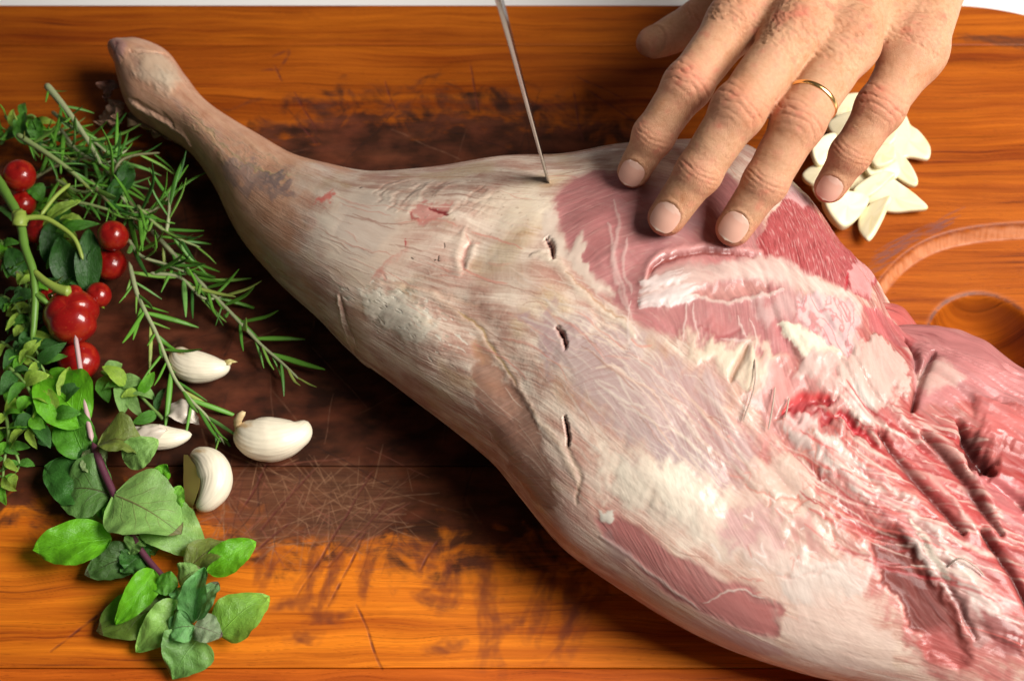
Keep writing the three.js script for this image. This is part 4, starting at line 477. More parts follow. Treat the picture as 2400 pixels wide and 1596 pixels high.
  for (let i = 0; i < np; i++) {
    const x = N.pos[i * 3], y = N.pos[i * 3 + 1], z = N.pos[i * 3 + 2];
    let nx = sdf(x + e, y, z) - sdf(x - e, y, z), ny = sdf(x, y + e, z) - sdf(x, y - e, z), nz = sdf(x, y, z + e) - sdf(x, y, z - e); const l = hypot(nx, ny, nz) || 1; nx /= l; ny /= l; nz /= l;
    let h = 0, red = 0, tipR = 0, onF = 0, la = 0, lb = 0, lk = 0, ld = 1e9;
    for (const f of frames) {
      const dx = x - f.p.x, dy = y - f.p.y, dz = z - f.p.z; if (dx * dx + dy * dy + dz * dz > 900) continue;
      const a = dx * f.t.x + dy * f.t.y + dz * f.t.z, b = dx * f.b.x + dy * f.b.y + dz * f.b.z, c = dx * f.d.x + dy * f.d.y + dz * f.d.z, nd = nx * f.d.x + ny * f.d.y + nz * f.d.z, dor = sst(0.0, 0.55, nd);
      if (hypot(b, c) > f.r * 1.35) continue;
      { const q = dx * dx + dy * dy + dz * dz; if (q < ld) { ld = q; la = a; lb = b; lk = f.k < 3 ? dor : 0; } }
      const wv = n3(x * 0.22, y * 0.22, z * 0.22) * 1.1 + n3(x * 0.6, y * 0.6, z * 0.6) * 0.4;
      if (f.k === 2) { const aa = a * (1 - 0.0045 * b * b) + wv, w = exp(-(a * a) / 42) * dor; h -= 0.9 * w * pow(1 - abs(sin(aa * PI / 3.1)), 3); h += 0.35 * exp(-(a * a) / 26 - b * b / 22) * dor; red = max(red, exp(-(a * a) / 70) * dor); }
      if (f.k === 1) { const aa = a + 0.02 * b * b + wv * 0.7, w = exp(-(a * a) / 10) * dor; h -= 0.6 * w * pow(1 - abs(sin(aa * PI / 2.3)), 3); red = max(red, 0.6 * exp(-(a * a) / 30) * dor); }
      if (f.k === 3) { red = max(red, 0.55 * exp(-(a * a + b * b) / 120) * dor); }
      if (f.k === 0) { tipR = max(tipR, sst(-6, 4, a) * (1 - 0.5 * dor)); // raised fold round the nail
        const u = (a + 1.0) / (f.r * 0.86), v = b / (f.r * 0.74), q = sqrt(u * u + v * v); if (nd > 0.2 && u < 0.6) { h += 0.4 * exp(-((q - 1.14) ** 2) / 0.02) - 0.3 * exp(-((q - 0.99) ** 2) / 0.004); } }
      if (f.k < 3) onF = 1;
    }
    h -= lk * (0.11 * pow(1 - abs(n3(la * 0.75, lb * 0.22, z * 0.05)), 5) + 0.10 * pow(1 - abs(n3(la * 0.3 + lb * 0.45, lb * 0.4 - la * 0.2, y * 0.1)), 6));
    const back = sst(0.2, 0.7, ny) * (1 - onF), wr = n3(x * 0.16 + z * 0.12, y * 0.2, z * 0.55 - x * 0.35), wr2 = n3(x * 0.7 + 20, y * 0.5, z * 0.35), cx = n3(x * 0.9, y * 0.9, z * 0.9 + x * 0.3);
    h += back * (-0.6 * pow(1 - abs(wr), 6) - 0.4 * pow(1 - abs(wr2), 5)) + 0.02 * cx + 0.3 * n3(x * 0.08, y * 0.08, z * 0.08) - 0.03 * pow(1 - abs(n3(x * 0.35, y * 0.35, z * 0.35 + 9)), 8);
    pos[i * 3] = (x + nx * h) * MM; pos[i * 3 + 1] = (y + ny * h) * MM; pos[i * 3 + 2] = (z + nz * h) * MM; uv[i * 2] = x / 9; uv[i * 2 + 1] = z / 9;
    const fine = n3(x * 1.2, y * 1.2, z * 1.2), bl = fbm3(x * 0.06, y * 0.06, z * 0.06 + 4, 3), bl2 = fbm3(x * 0.25, y * 0.25, z * 0.25, 3), fr = sst(0.3, 0.55, n3(x * 0.13 + 8, y * 0.13, z * 0.13 + 3)) * back, palm = sst(0.1, -0.5, ny);
    let r = 0.50 + 0.08 * bl + 0.08 * bl2 + 0.05 * fine, g = 0.275 + 0.12 * bl + 0.11 * bl2 + 0.05 * fine, b = 0.155 + 0.09 * bl + 0.08 * bl2 + 0.035 * fine; const rr = clamp(red * 0.38 + tipR * 0.6 + fr * 0.5 + palm * 0.35 + 1.3 * max(0, bl2) + 0.8 * max(0, bl));
    r = mix(r, 0.50, rr); g = mix(g, 0.16, rr); b = mix(b, 0.095, rr); col[i * 3] = r; col[i * 3 + 1] = g; col[i * 3 + 2] = b;
  }
  // the rest of the forearm joins at the wrist
  const fp = far.pos.length / 3, P2 = new Float32Array((np + fp) * 3), C2 = new Float32Array((np + fp) * 3), U2 = new Float32Array((np + fp) * 2); P2.set(pos); C2.set(col); U2.set(uv);
  for (let i = 0; i < fp; i++) { for (let c = 0; c < 3; c++) { P2[(np + i) * 3 + c] = far.pos[i * 3 + c] * MM; C2[(np + i) * 3 + c] = [0.53, 0.30, 0.185][c]; } U2[(np + i) * 2] = far.pos[i * 3] / 16; U2[(np + i) * 2 + 1] = far.pos[i * 3 + 2] / 16; }
  const g = new THREE.BufferGeometry(); g.setAttribute('position', new THREE.BufferAttribute(P2, 3)); g.setAttribute('color', new THREE.BufferAttribute(C2, 3)); g.setAttribute('uv', new THREE.BufferAttribute(U2, 2));
  const idx = new Uint32Array(N.idx.length + far.idx.length); idx.set(N.idx); for (let i = 0; i < far.idx.length; i++) idx[N.idx.length + i] = far.idx[i] + np; g.setIndex(new THREE.BufferAttribute(idx, 1)); g.computeVertexNormals();
  const BW = 256, bh = new Float32Array(BW * BW); for (let j = 0; j < BW; j++) for (let i = 0; i < BW; i++) { const x = i / BW * 16, y = j / BW * 16; bh[j * BW + i] = -pow(1 - abs(n2(x * 0.9 + y * 0.5, y * 1.1 - x * 0.6)), 5) - 0.8 * pow(1 - abs(n2(x * 1.1 - y * 0.9 + 30, y * 0.8 + x * 0.7)), 5) + 0.4 * n2(x * 3, y * 3); }
  const skin = std({ vertexColors: true, roughness: 0.5, bumpMap: greyTex(BW, BW, bh, -1.9, 0.5), bumpScale: 0.00022, specularIntensity: 0.6 });
  const person = thing('person', 'bare right hand of a person with fingers spread, pressing down on the meat', 'person'), hand = part('hand', g, skin, person); handMat = skin; personThing = person;
  const nailMat = std({ vertexColors: true, roughness: 0.3, clearcoat: 0.6, clearcoatRoughness: 0.15 });
  for (const f of frames) {
    if (f.k !== 0 || f.thumb) continue; const r = f.r, NA = 20, NB = 16;
    const shape = (u, v, lift) => { const a = mix(-1, 1, u), bb = mix(-1, 1, v), w = sqrt(max(0, 1 - pow(abs(a), a > 0 ? 4 : 2.6))), al = -1.0 + a * r * 0.86 * (a > 0 ? 0.92 : 1), ph = bb * w * 0.80, R = r + 0.12 + lift - 0.022 * max(0, al + 2) ** 2 - 0.10 * abs(bb) * w;
      const p = f.p.clone().addScaledVector(f.t, al).addScaledVector(f.d, cos(ph) * R).addScaledVector(f.b, sin(ph) * R); return [p.x * MM, p.y * MM, p.z * MM]; };
    const cf = (u, v) => { const e = u > 0.93 ? 1 : 0, lu = u < 0.16 + 0.05 * cos((v - 0.5) * PI) ? 0.5 : 0; return [mix(mix(0.66, 0.72, lu), 0.78, e), mix(mix(0.37, 0.52, lu), 0.64, e), mix(mix(0.28, 0.42, lu), 0.50, e)]; };
    const top = gridGeo(NA, NB, (u, v) => shape(u, v, 0.28), { col: cf, flip: true }), bot = gridGeo(NA, NB, (u, v) => shape(u, v, -0.7), { col: cf });
    const m = mergeTwo(top, bot, NA, NB); part('fingernail', m, nailMat, hand);
  }
  // wedding band
  const q = FINGER[2], c = S([[.1559,0,-.1469]])[0], tt = q.J[2].clone().sub(q.J[3]).normalize(), ctr = q.J[2].clone().lerp(q.J[3], 0.27), rr = 10.85, up = eye.clone().addScaledVector(tt, -eye.dot(tt)).normalize(), sd = new THREE.Vector3().crossVectors(tt, up);
  const rg = gridGeo(72, 14, (u, v) => { const a = u * 2 * PI, w = v * 2 * PI, ro = rr + 0.55 * cos(w), z = 1.1 * sin(w), p = ctr.clone().addScaledVector(up, cos(a) * ro).addScaledVector(sd, sin(a) * ro).addScaledVector(tt, z); return [p.x * MM, p.y * MM, p.z * MM]; }, { wrapV: true });
  solo('finger_ring', rg, std({ color: lin(0.85, 0.56, 0.22), metalness: 1, roughness: 0.25 }), 'thin plain gold ring worn on the ring finger', 'ring');
}

// ---------- herbs, tomatoes, garlic, knife ----------
const LW = 256, LH = 512;
function veinTex(veinTint, baseTint, seed, mott) {     // u across 0..1, v from stalk to tip; veins are pigment lines
  const c = new Float32Array(LW * LH * 3), h = new Float32Array(LW * LH);
  for (let j = 0; j < LH; j++) for (let i = 0; i < LW; i++) {
    const u = i / LW - 0.5, v = j / LH, k = j * LW + i, au = abs(u); let q = sst(0.022 * (1.1 - v), 0.004, au);
    const s = (v - au * 0.95 + au * au * 0.5 + 0.045 * n2(u * 5 + seed, v * 5)) * 5.5 + (u > 0 ? 0.4 : 0), f = abs(s - Math.round(s)) / 5.5; q = max(q, 0.5 * sst(0.012, 0.003, f) * sst(0.46, 0.2, au));
    const s2 = n2(u * 30 + seed, v * 40), q2 = sst(0.12, 0.02, abs(s2)) * 0.28; q = max(q, q2);
    const m = 1 + 1.3 * mott * fbm(u * 7 + seed, v * 8, 4) + 0.1 * n2(u * 60, v * 90);
    for (let e = 0; e < 3; e++) c[k * 3 + e] = clamp(mix(baseTint[e], veinTint[e], q) * m); h[k] = 0.4 * fbm(u * 16 + seed, v * 18, 3) - q * 0.5;
  }
  const ct = colorTex(LW, LH, c), ht = greyTex(LW, LH, h, -1, 0.5); return { ct, ht };
}
const vA = veinTex([0.85, 0.95, 0.75], [0.62, 0.7, 0.55], 3, 0.25), vB = veinTex([0.5, 0.28, 0.34], [0.66, 0.74, 0.58], 11, 0.25);
const leafMat = (t, rough = 0.42) => std({ map: t.ct, vertexColors: true, bumpMap: t.ht, bumpScale: 0.0006, roughness: rough, transmission: 0.32, thickness: 0, specularIntensity: 0.7 });
const LM = [leafMat(vA), leafMat(vB, 0.5)];
// a leaf blade between stalk and tip: width w, arch (rise of the middle), cup (fold along the midrib), roll (turn about its length), ruffle of the rim
function leafGeo(b, t, w, col, { arch = 0.002, cup = 0.15, roll = 0, shape = 0.75, ruffle = 0.0012, seed = 1, tipCurl = 0, twist = 0, nu = 16, nv = 10, fold = 0, free = false } = {}) {
  const B = V3(b), T = V3(t), ax = T.clone().sub(B), len = ax.length(); ax.normalize();
  let side = new THREE.Vector3().crossVectors(ax, new THREE.Vector3(0, 1, 0)).normalize(), up = new THREE.Vector3().crossVectors(side, ax).normalize();
  if (roll) { const s = side.clone().multiplyScalar(cos(roll)).addScaledVector(up, sin(roll)); up = up.multiplyScalar(cos(roll)).addScaledVector(side, -sin(roll)); side = s; }
  return gridGeo(nu, nv, (u, v) => {
    const x = v * 2 - 1, pr = pow(sin(PI * pow(clamp(u, 0.001, 0.999), shape)), 0.62) * (1 - 0.15 * u * u), hw = w * 0.5 * pr * (1 + 0.05 * n2(u * 9 + seed, x * 2));
    const l = u * len, cu = abs(x) * hw * cup + (fold && x * fold > 0 ? abs(x) * hw * abs(fold) : 0), ru = ruffle * n2(u * 5 + seed * 3.1, x * 1.5 + seed) * abs(x) + 0.0003 * n2(u * 7, x * 3 + seed);
    const y = arch * sin(PI * u) - tipCurl * u * u * u + cu + ru, p = B.clone().addScaledVector(ax, l).addScaledVector(side, x * hw * (fold && x * fold > 0 ? 0.6 : 1)).addScaledVector(up, y);
    if (twist) p.addScaledVector(up, x * hw * twist * sin(u * 3 + seed));
    return [p.x, max(0.0004, p.y), p.z];
  }, { uv: (u, v) => [v, u], col: (u, v) => { const m = 1 + 0.18 * n2(u * 3 + seed, v * 3) + 0.08 * n2(u * 12, v * 9 + seed); return [col[0] * m, col[1] * m, col[2] * m]; } });
}
const GB = [0.115, 0.34, 0.012], GM = [0.075, 0.23, 0.02], GD = [0.035, 0.12, 0.02], GS = [0.20, 0.34, 0.10], GT = [0.13, 0.32, 0.11], GO = [0.13, 0.16, 0.03], GY = [0.28, 0.40, 0.05];
const stemMat = (r, g, b, ro = 0.5) => std({ color: lin(r, g, b), roughness: ro });
// basil
{
  const o = thing('basil_sprig', 'basil sprig with purple stem and broad green leaves lying below the garlic', 'herb');
  part('stem', tubeGeo([[-.1962,.026,.0121],[-.1918,.022,.0307],[-.1875,.017,.0494],[-.1845,.015,.0599]], (t) => mix(0.0011, 0.0013, t), { seg: 24, rad: 8 }), stemMat(0.52, 0.34, 0.33), o);
  part('stem', tubeGeo([[-.1845,.015,.0599],[-.1787,.013,.0723],[-.1717,.012,.085],[-.1583,.009,.1084],[-.1439,.008,.1243],[-.1323,.008,.1405]], (t) => mix(0.0019, 0.0012, t), { seg: 40, rad: 8 }), stemMat(0.10, 0.025, 0.045), o);
  const L = [ // points, width mm, colour, vein set, options
    [[[-.1711,.01,.1034],[-.2033,.009,.1088]], 19, GB, 0, { arch: 0.004, cup: 0.25, roll: 0.25, shape: 0.8 }],
    [[[-.1716,.014,.0849],[-.1411,.012,.1022]], 31, GS, 1, { arch: 0.004, cup: 0.1, roll: 0.15, shape: 0.72 }],
    [[[-.1571,.008,.0903],[-.1313,.005,.1088]], 22, GS, 0, { arch: 0.003, cup: 0.12, shape: 0.6 }],
    [[[-.1779,.008,.0802],[-.2057,.006,.0691]], 25, GD, 0, { arch: 0.004, cup: 0.1 }], [[[-.1773,.006,.0814],[-.1872,.004,.0936]], 22, GM, 0, { arch: 0.003 }], [[[-.1745,.009,.0827],[-.199,.009,.0807]], 26, [0.08, 0.17, 0.04], 1, { arch: 0.004, cup: 0.12, roll: -0.2 }],
    [[[-.1885,.015,.0526],[-.213,.014,.0289]], 23, GB, 0, { arch: 0.005, cup: 0.25, roll: -0.25, shape: 0.9 }], [[[-.1868,.01,.0668],[-.1991,.009,.0367]], 17, GM, 0, { arch: 0.005, cup: 0.3, roll: 0.3 }],
    [[[-.1371,.01,.1175],[-.1213,.009,.103]], 14, GO, 1, { arch: 0.003, cup: 0.2 }], [[[-.1291,.009,.118],[-.1097,.008,.1041]], 13, GB, 0, { arch: 0.004, cup: 0.25, roll: -0.3 }],
    [[[-.1213,.007,.145],[-.1026,.006,.1268]], 19, [0.17, 0.33, 0.05], 0, { arch: 0.004, cup: 0.14, shape: 0.62 }],
    [[[-.131,.014,.1423],[-.1266,.015,.12]], 14, GT, 0, { arch: 0.003, cup: 0.5, roll: 0.4 }], [[[-.1304,.013,.141],[-.1229,.013,.1243]], 12, [0.12, 0.26, 0.11], 1, { arch: 0.003, cup: 0.3, roll: 0.2 }],
    [[[-.1311,.012,.143],[-.1441,.01,.1453]], 12, GT, 1, { arch: 0.003, cup: 0.2 }], [[[-.1311,.012,.1427],[-.1202,.008,.1461]], 12, [0.19, 0.24, 0.16], 1, { arch: 0.002 }],
    [[[-.1298,.006,.1459],[-.1396,.004,.1628]], 20, [0.13, 0.26, 0.07], 0, { arch: 0.003, cup: 0.16, shape: 0.62 }],
    [[[-.1369,.008,.1324],[-.1556,.006,.1519]], 15, [0.22, 0.38, 0.09], 0, { arch: 0.004, cup: 0.22, roll: 0.3, shape: 0.65 }], [[[-.1439,.004,.1313],[-.1735,.003,.1425]], 21, [0.09, 0.14, 0.02], 1, { arch: 0.003, cup: 0.1 }],
    [[[-.1515,.01,.1175],[-.1644,.009,.1413]], 12, GB, 0, { arch: 0.004, cup: 0.55, roll: 0.5 }], [[[-.14,.011,.1249],[-.152,.012,.1249]], 9, GM, 0, { arch: 0.002, cup: 0.2 }], [[[-.14,.01,.1237],[-.1305,.012,.1182]], 11, GS, 1, { arch: 0.003 }], [[[-.1392,.009,.1247],[-.1363,.008,.1313]], 10, GT, 0, { arch: 0.002 }],
    [[[-.1609,.005,.1088],[-.1808,.004,.119]], 15, [0.05, 0.11, 0.025], 1, { arch: 0.003 }], [[[-.159,.009,.1026],[-.1629,.008,.11]], 9, GS, 0, { arch: 0.002, cup: 0.3 }], [[[-.1556,.008,.1026],[-.1534,.006,.1092]], 8, GD, 0, {}],
    [[[-.1553,.009,.0807],[-.1501,.012,.0702]], 10, GB, 0, { arch: 0.002, cup: 0.3 }], [[[-.1472,.009,.0907],[-.1441,.011,.0791]], 9, [0.14, 0.34, 0.03], 0, { cup: 0.35 }], [[[-.1818,.015,.0626],[-.1602,.013,.0641]], 15, GO, 1, { arch: 0.006, cup: 0.5, roll: 0.5 }], [[[-.1702,.012,.0678],[-.1553,.015,.0589]], 13, GS, 0, { arch: 0.004, cup: 0.3, roll: -0.5 }],
    [[[-.1752,.008,.0863],[-.1785,.005,.0946]], 11, GM, 0, {}], [[[-.1721,.009,.0867],[-.1705,.006,.0974]], 10, [0.09, 0.24, 0.03], 0, { cup: 0.25 }], [[[-.1796,.01,.0709],[-.1886,.012,.0636]], 12, [0.2, 0.26, 0.12], 1, { cup: 0.3 }], [[[-.1646,.006,.1072],[-.1541,.006,.1178]], 12, GD, 0, {}], [[[-.1586,.007,.1096],[-.1653,.005,.1175]], 12, [0.05, 0.14, 0.03], 0, {}], [[[-.1403,.006,.1283],[-.1468,.005,.1354]], 14, GO, 1, {}]];
  L.forEach(([p, w, c, k, q], i) => part('leaf', leafGeo(p[0], p[1], w * MM * 1.12, c.map((x) => x * 1.95), { seed: i + 1, ruffle: 0.0024, tipCurl: ((i * 37) % 11 - 4) * 0.0008, twist: ((i * 29) % 7 - 3) * 0.16, nu: 22, nv: 14, ...q }), LM[k], o));
}
// rosemary: stem and single needles
const needleVar = []; for (let k = 0; k < 6; k++) { const bend = (k % 3 - 0.5) * 0.36, w = 0.05 + 0.014 * (k % 2); needleVar.push(tubeGeo([[0, 0, 0], [0, bend * 0.35, 0.33], [0, bend * 0.8, 0.66], [0, bend * 1.7, 1]], (t) => w * pow(sin(PI * clamp(0.06 + t * 0.9)), 0.55) * (1 - 0.35 * t), { seg: 7, rad: 6, squash: 0.4, cap: false })); }
const NM = [[0.11, 0.30, 0.03], [0.07, 0.21, 0.025], [0.19, 0.38, 0.06], [0.14, 0.32, 0.07], [0.30, 0.38, 0.08], [0.035, 0.12, 0.02]].map((c) => std({ color: lin(...c), roughness: 0.45, specularIntensity: 0.7 }));
const rosStem = [stemMat(0.26, 0.33, 0.12), stemMat(0.33, 0.37, 0.19), stemMat(0.17, 0.16, 0.07)];
function rosemary(pts, label, { seed = 1, step = 0.0042, len = 0.015, rad = 0.0011, spread = 1, sm = 0, from = 0.04, flat = 0.55, dark = 0 } = {}) {
  const o = thing('rosemary_sprig', label, 'herb', 'rosemary sprigs left of the meat'), c = curve(pts), R = rng(seed * 977), T = new THREE.Vector3(), P = new THREE.Vector3(), q = new THREE.Quaternion(), Z = new THREE.Vector3(0, 0, 1);
  part('stem', tubeGeo(pts, (t) => rad * (1.15 - 0.6 * t), { seg: 36, rad: 7 }), rosStem[sm], o); const L = c.getLength(), n = floor(L * (1 - from) / step);
  for (let k = 0; k < n; k++) for (let s = 0; s < 2; s++) {
    if (R() < 0.12) continue; const t = from + (1 - from) * (k + R() * 0.6) / n; c.getPointAt(min(1, t), P); c.getTangentAt(min(1, t), T);
    const a = (k % 2 ? 0 : PI / 2) * (1 - flat) + s * PI + (R() - 0.5) * 1.3, sd = new THREE.Vector3().crossVectors(T, new THREE.Vector3(0, 1, 0)).normalize(), up = new THREE.Vector3().crossVectors(sd, T).normalize();
    const out = sd.clone().multiplyScalar(cos(a)).addScaledVector(up, sin(a) * 0.8), ang = (0.4 + R() * 0.85) * spread * (1 - 0.35 * t), d = T.clone().multiplyScalar(cos(ang)).addScaledVector(out, sin(ang)).normalize();
    const l = len * (0.5 + R() * 0.8) * (t > 0.9 ? 0.75 : 1); if (P.y + d.y * l < 0.0012) d.y = (0.0012 + R() * 0.002 - P.y) / l; d.normalize();
    const m = part('needle', needleVar[floor(R() * 6)], NM[clamp(floor(R() * R() * 5.5) + (R() < dark ? 5 : 0), 0, 5)], o), u2 = new THREE.Vector3(0, 1, 0).addScaledVector(out, -0.4), x = new THREE.Vector3().crossVectors(u2, d).normalize(), y = new THREE.Vector3().crossVectors(d, x);
    m.quaternion.setFromRotationMatrix(new THREE.Matrix4().makeBasis(x, y, d)); m.position.copy(P); m.scale.setScalar(l);
  }
}
rosemary([[-.1741,.014,-.0546],[-.1577,.012,-.0369],[-.1454,.011,-.0237],[-.1334,.01,-.0117],[-.1156,.009,.0075],[-.1056,.008,.0163],[-.0961,.008,.0259]], 'rosemary sprig whose tip reaches toward the largest garlic clove', { seed: 2, step: 0.0056, len: 0.02, sm: 1 });
rosemary([[-.1803,.016,-.0338],[-.1746,.014,-.0167],[-.1701,.013,-.008],[-.1638,.012,.0033],[-.1572,.011,.0176],[-.1525,.01,.0267],[-.1447,.009,.0363],[-.1356,.007,.0454],[-.1279,.005,.0571]], 'long rosemary sprig curving past the small garlic clove half under it', { seed: 3, step: 0.0054, len: 0.02, sm: 1 });
rosemary([[-.2326,.026,-.1326],[-.221,.026,-.118],[-.2082,.025,-.1003],[-.1977,.024,-.083]], 'bare-stemmed rosemary sprig pointing past the ankle of the leg', { seed: 4, step: 0.011, len: 0.013, rad: 0.0017, sm: 1, from: 0.05 });
rosemary([[-.2409,.028,-.0995],[-.2241,.028,-.0877],[-.2116,.027,-.0782],[-.1994,.026,-.0664]], 'pale rosemary sprig lying over the tomato by the frame edge', { seed: 5, step: 0.0048, len: 0.014, rad: 0.0014, sm: 0 });
const piles = [[[-.2548,.014,-.1223],[-.241,.016,-.1073],[-.2263,.018,-.0979],[-.2147,.018,-.0901]], [[-.2301,.018,-.1218],[-.2171,.02,-.1095],[-.2029,.02,-.0989],[-.189,.018,-.0849]], [[-.2439,.01,-.0406],[-.2334,.012,-.0297],[-.2218,.012,-.0203],[-.2111,.01,-.0121]], [[-.1789,.022,-.0619],[-.1676,.021,-.0503],[-.1575,.018,-.045],[-.1479,.014,-.0428]], [[-.1704,.014,-.0284],[-.1564,.013,-.0267],[-.1436,.011,-.0162],[-.1323,.009,-.0198]], [[-.2404,.004,-.1086],[-.2238,.005,-.0998],[-.2066,.006,-.086],[-.1936,.006,-.0834]], [[-.223,.014,-.0827],[-.209,.015,-.0744],[-.1986,.016,-.0762],[-.1875,.014,-.0827]], [[-.2249,.016,-.1126],[-.2113,.018,-.0953],[-.198,.018,-.0901],[-.1893,.016,-.0994]], [[-.2396,.008,-.0846],[-.2257,.01,-.0935],[-.2096,.01,-.0987],[-.1933,.009,-.1021]], [[-.2396,.006,-.1205],[-.2221,.008,-.1082],[-.2046,.009,-.0916],[-.1891,.008,-.0846]], [[-.2054,.014,-.1062],[-.198,.016,-.0864],[-.1873,.016,-.0686],[-.1795,.014,-.0526]], [[-.1846,.018,-.0672],[-.1772,.019,-.059],[-.1679,.018,-.0647],[-.165,.017,-.0729]], [[-.2146,.02,-.0658],[-.2013,.022,-.0619],[-.1864,.022,-.0569],[-.1743,.02,-.0534]], [[-.1817,.018,-.045],[-.1744,.018,-.0354],[-.1621,.017,-.0313],[-.1524,.014,-.0284]], [[-.2035,.022,-.0769],[-.1932,.023,-.0636],[-.1824,.022,-.0569],[-.1731,.02,-.0608]], [[-.253,.01,-.1173],[-.2423,.012,-.1077],[-.2316,.012,-.1077],[-.2251,.01,-.1173]], [[-.1634,.02,-.0473],[-.1629,.022,-.0569],[-.1632,.024,-.0666],[-.1624,.025,-.0684]], [[-.1935,.02,-.0758],[-.1904,.022,-.0871],[-.1847,.022,-.0909],[-.172,.02,-.0943]]];
piles.forEach((p, i) => rosemary(p, 'rosemary sprig tangled in the heap of herbs between the tomatoes and the shank', { seed: 20 + i, step: 0.0052, len: 0.019, sm: i % 3, dark: 0.15, rad: 0.0009, flat: 0.2 }));
// small-leaved herbs
function oregano(pts, label, { seed = 1, step = 0.009, w = 6, l = 11, cols = [GM, GB, GD, GY], stem = stemMat(0.16, 0.28, 0.06) } = {}) {
  const o = thing('oregano_sprig', label, 'herb', 'small-leaved herb sprigs by the tomatoes'), c = curve(pts), R = rng(seed * 331), T = new THREE.Vector3(), P = new THREE.Vector3(); part('stem', tubeGeo(pts, (t) => 0.0009 * (1.1 - 0.5 * t), { seg: 28, rad: 6 }), stem, o);
  const n = max(2, floor(c.getLength() / step));
  for (let k = 0; k <= n; k++) for (let s = -1; s <= 1; s += 2) {
    const t = min(1, (k + 0.4) / n); c.getPointAt(t, P); c.getTangentAt(t, T); const sd = new THREE.Vector3().crossVectors(T, new THREE.Vector3(0, 1, 0)).normalize(), a = (0.7 + R() * 0.6) * (t > 0.95 ? 0.4 : 1), d = T.clone().multiplyScalar(cos(a)).addScaledVector(sd, s * sin(a)); d.y += (R() - 0.35) * 0.5; d.normalize();
    const ll = l * MM * (0.65 + R() * 0.6), e = P.clone().addScaledVector(d, ll); e.y = max(0.002, e.y); part('leaf', leafGeo(P.toArray(), e.toArray(), w * MM * (0.75 + R() * 0.5), cols[floor(R() * cols.length)].map((x) => x * 1.8), { seed: seed * 40 + k * 2 + s, arch: 0.001 + R() * 0.002, cup: 0.1 + R() * 0.4, roll: (R() - 0.5) * 1.2, nu: 8, nv: 6, ruffle: 0.0006 }), LM[0], o);
  }
}
const ore = [[[-.2386,.014,-.0167],[-.2279,.018,-.0073],[-.2213,.018,.0086],[-.2214,.016,.023]], [[-.2226,.014,-.0284],[-.2227,.016,-.0085],[-.2171,.018,.0108],[-.2115,.016,.0252]], [[-.235,.012,.0074],[-.2225,.016,.0164],[-.2134,.018,.0219],[-.2073,.014,.0307]], [[-.2327,.008,.0274],[-.2223,.012,.0361],[-.2167,.012,.0468],[-.2069,.01,.0522]], [[-.227,.012,.0426],[-.2221,.014,.0563],[-.2226,.012,.0678],[-.2237,.006,.0773]], [[-.2175,.008,-.0371],[-.2103,.008,-.0299],[-.2038,.01,-.0168],[-.2083,.012,.0029]], [[-.2465,.008,-.0517],[-.237,.01,-.0358],[-.2286,.012,-.025],[-.2275,.012,-.0063]], [[-.2277,.006,-.086],[-.2192,.008,-.0617],[-.2134,.01,-.0406],[-.2079,.012,-.0273]], [[-.2537,.014,-.1036],[-.2458,.018,-.1137],[-.2384,.02,-.1175],[-.2337,.018,-.111]], [[-.2424,.006,-.0732],[-.2304,.008,-.0667],[-.2198,.008,-.0517],[-.2064,.008,-.0444]], [[-.2257,.02,.0252],[-.2166,.02,.0339],[-.2118,.018,.0435],[-.2127,.016,.0531]], [[-.2153,.014,.0521],[-.2074,.016,.051],[-.2017,.018,.0478],[-.1989,.018,.0414]], [[-.2289,.008,.0491],[-.2207,.01,.0606],[-.2172,.008,.0679],[-.2191,.006,.0711]]];
ore.forEach((p, i) => oregano(p, 'oregano sprig with small oval leaves in the heap beside the tomatoes', { seed: 3 + i, w: 4 + (i % 4) * 1.2, l: 9 + (i % 3) * 2.5, step: 0.0075 }));
oregano([[-.1567,.005,.0443],[-.1651,.006,.0362],[-.1723,.008,.0296],[-.1756,.009,.0291]], 'thin oregano sprig lying on the bare wood between tomato and garlic', { seed: 71, w: 6, l: 11, step: 0.02 });
oregano([[-.1874,.01,.0219],[-.1803,.009,.0258],[-.1744,.007,.0302]], 'oregano twig with two broad leaves beside the lowest tomato', { seed: 77, w: 8, l: 13, step: 0.012, cols: [GS, GM] });
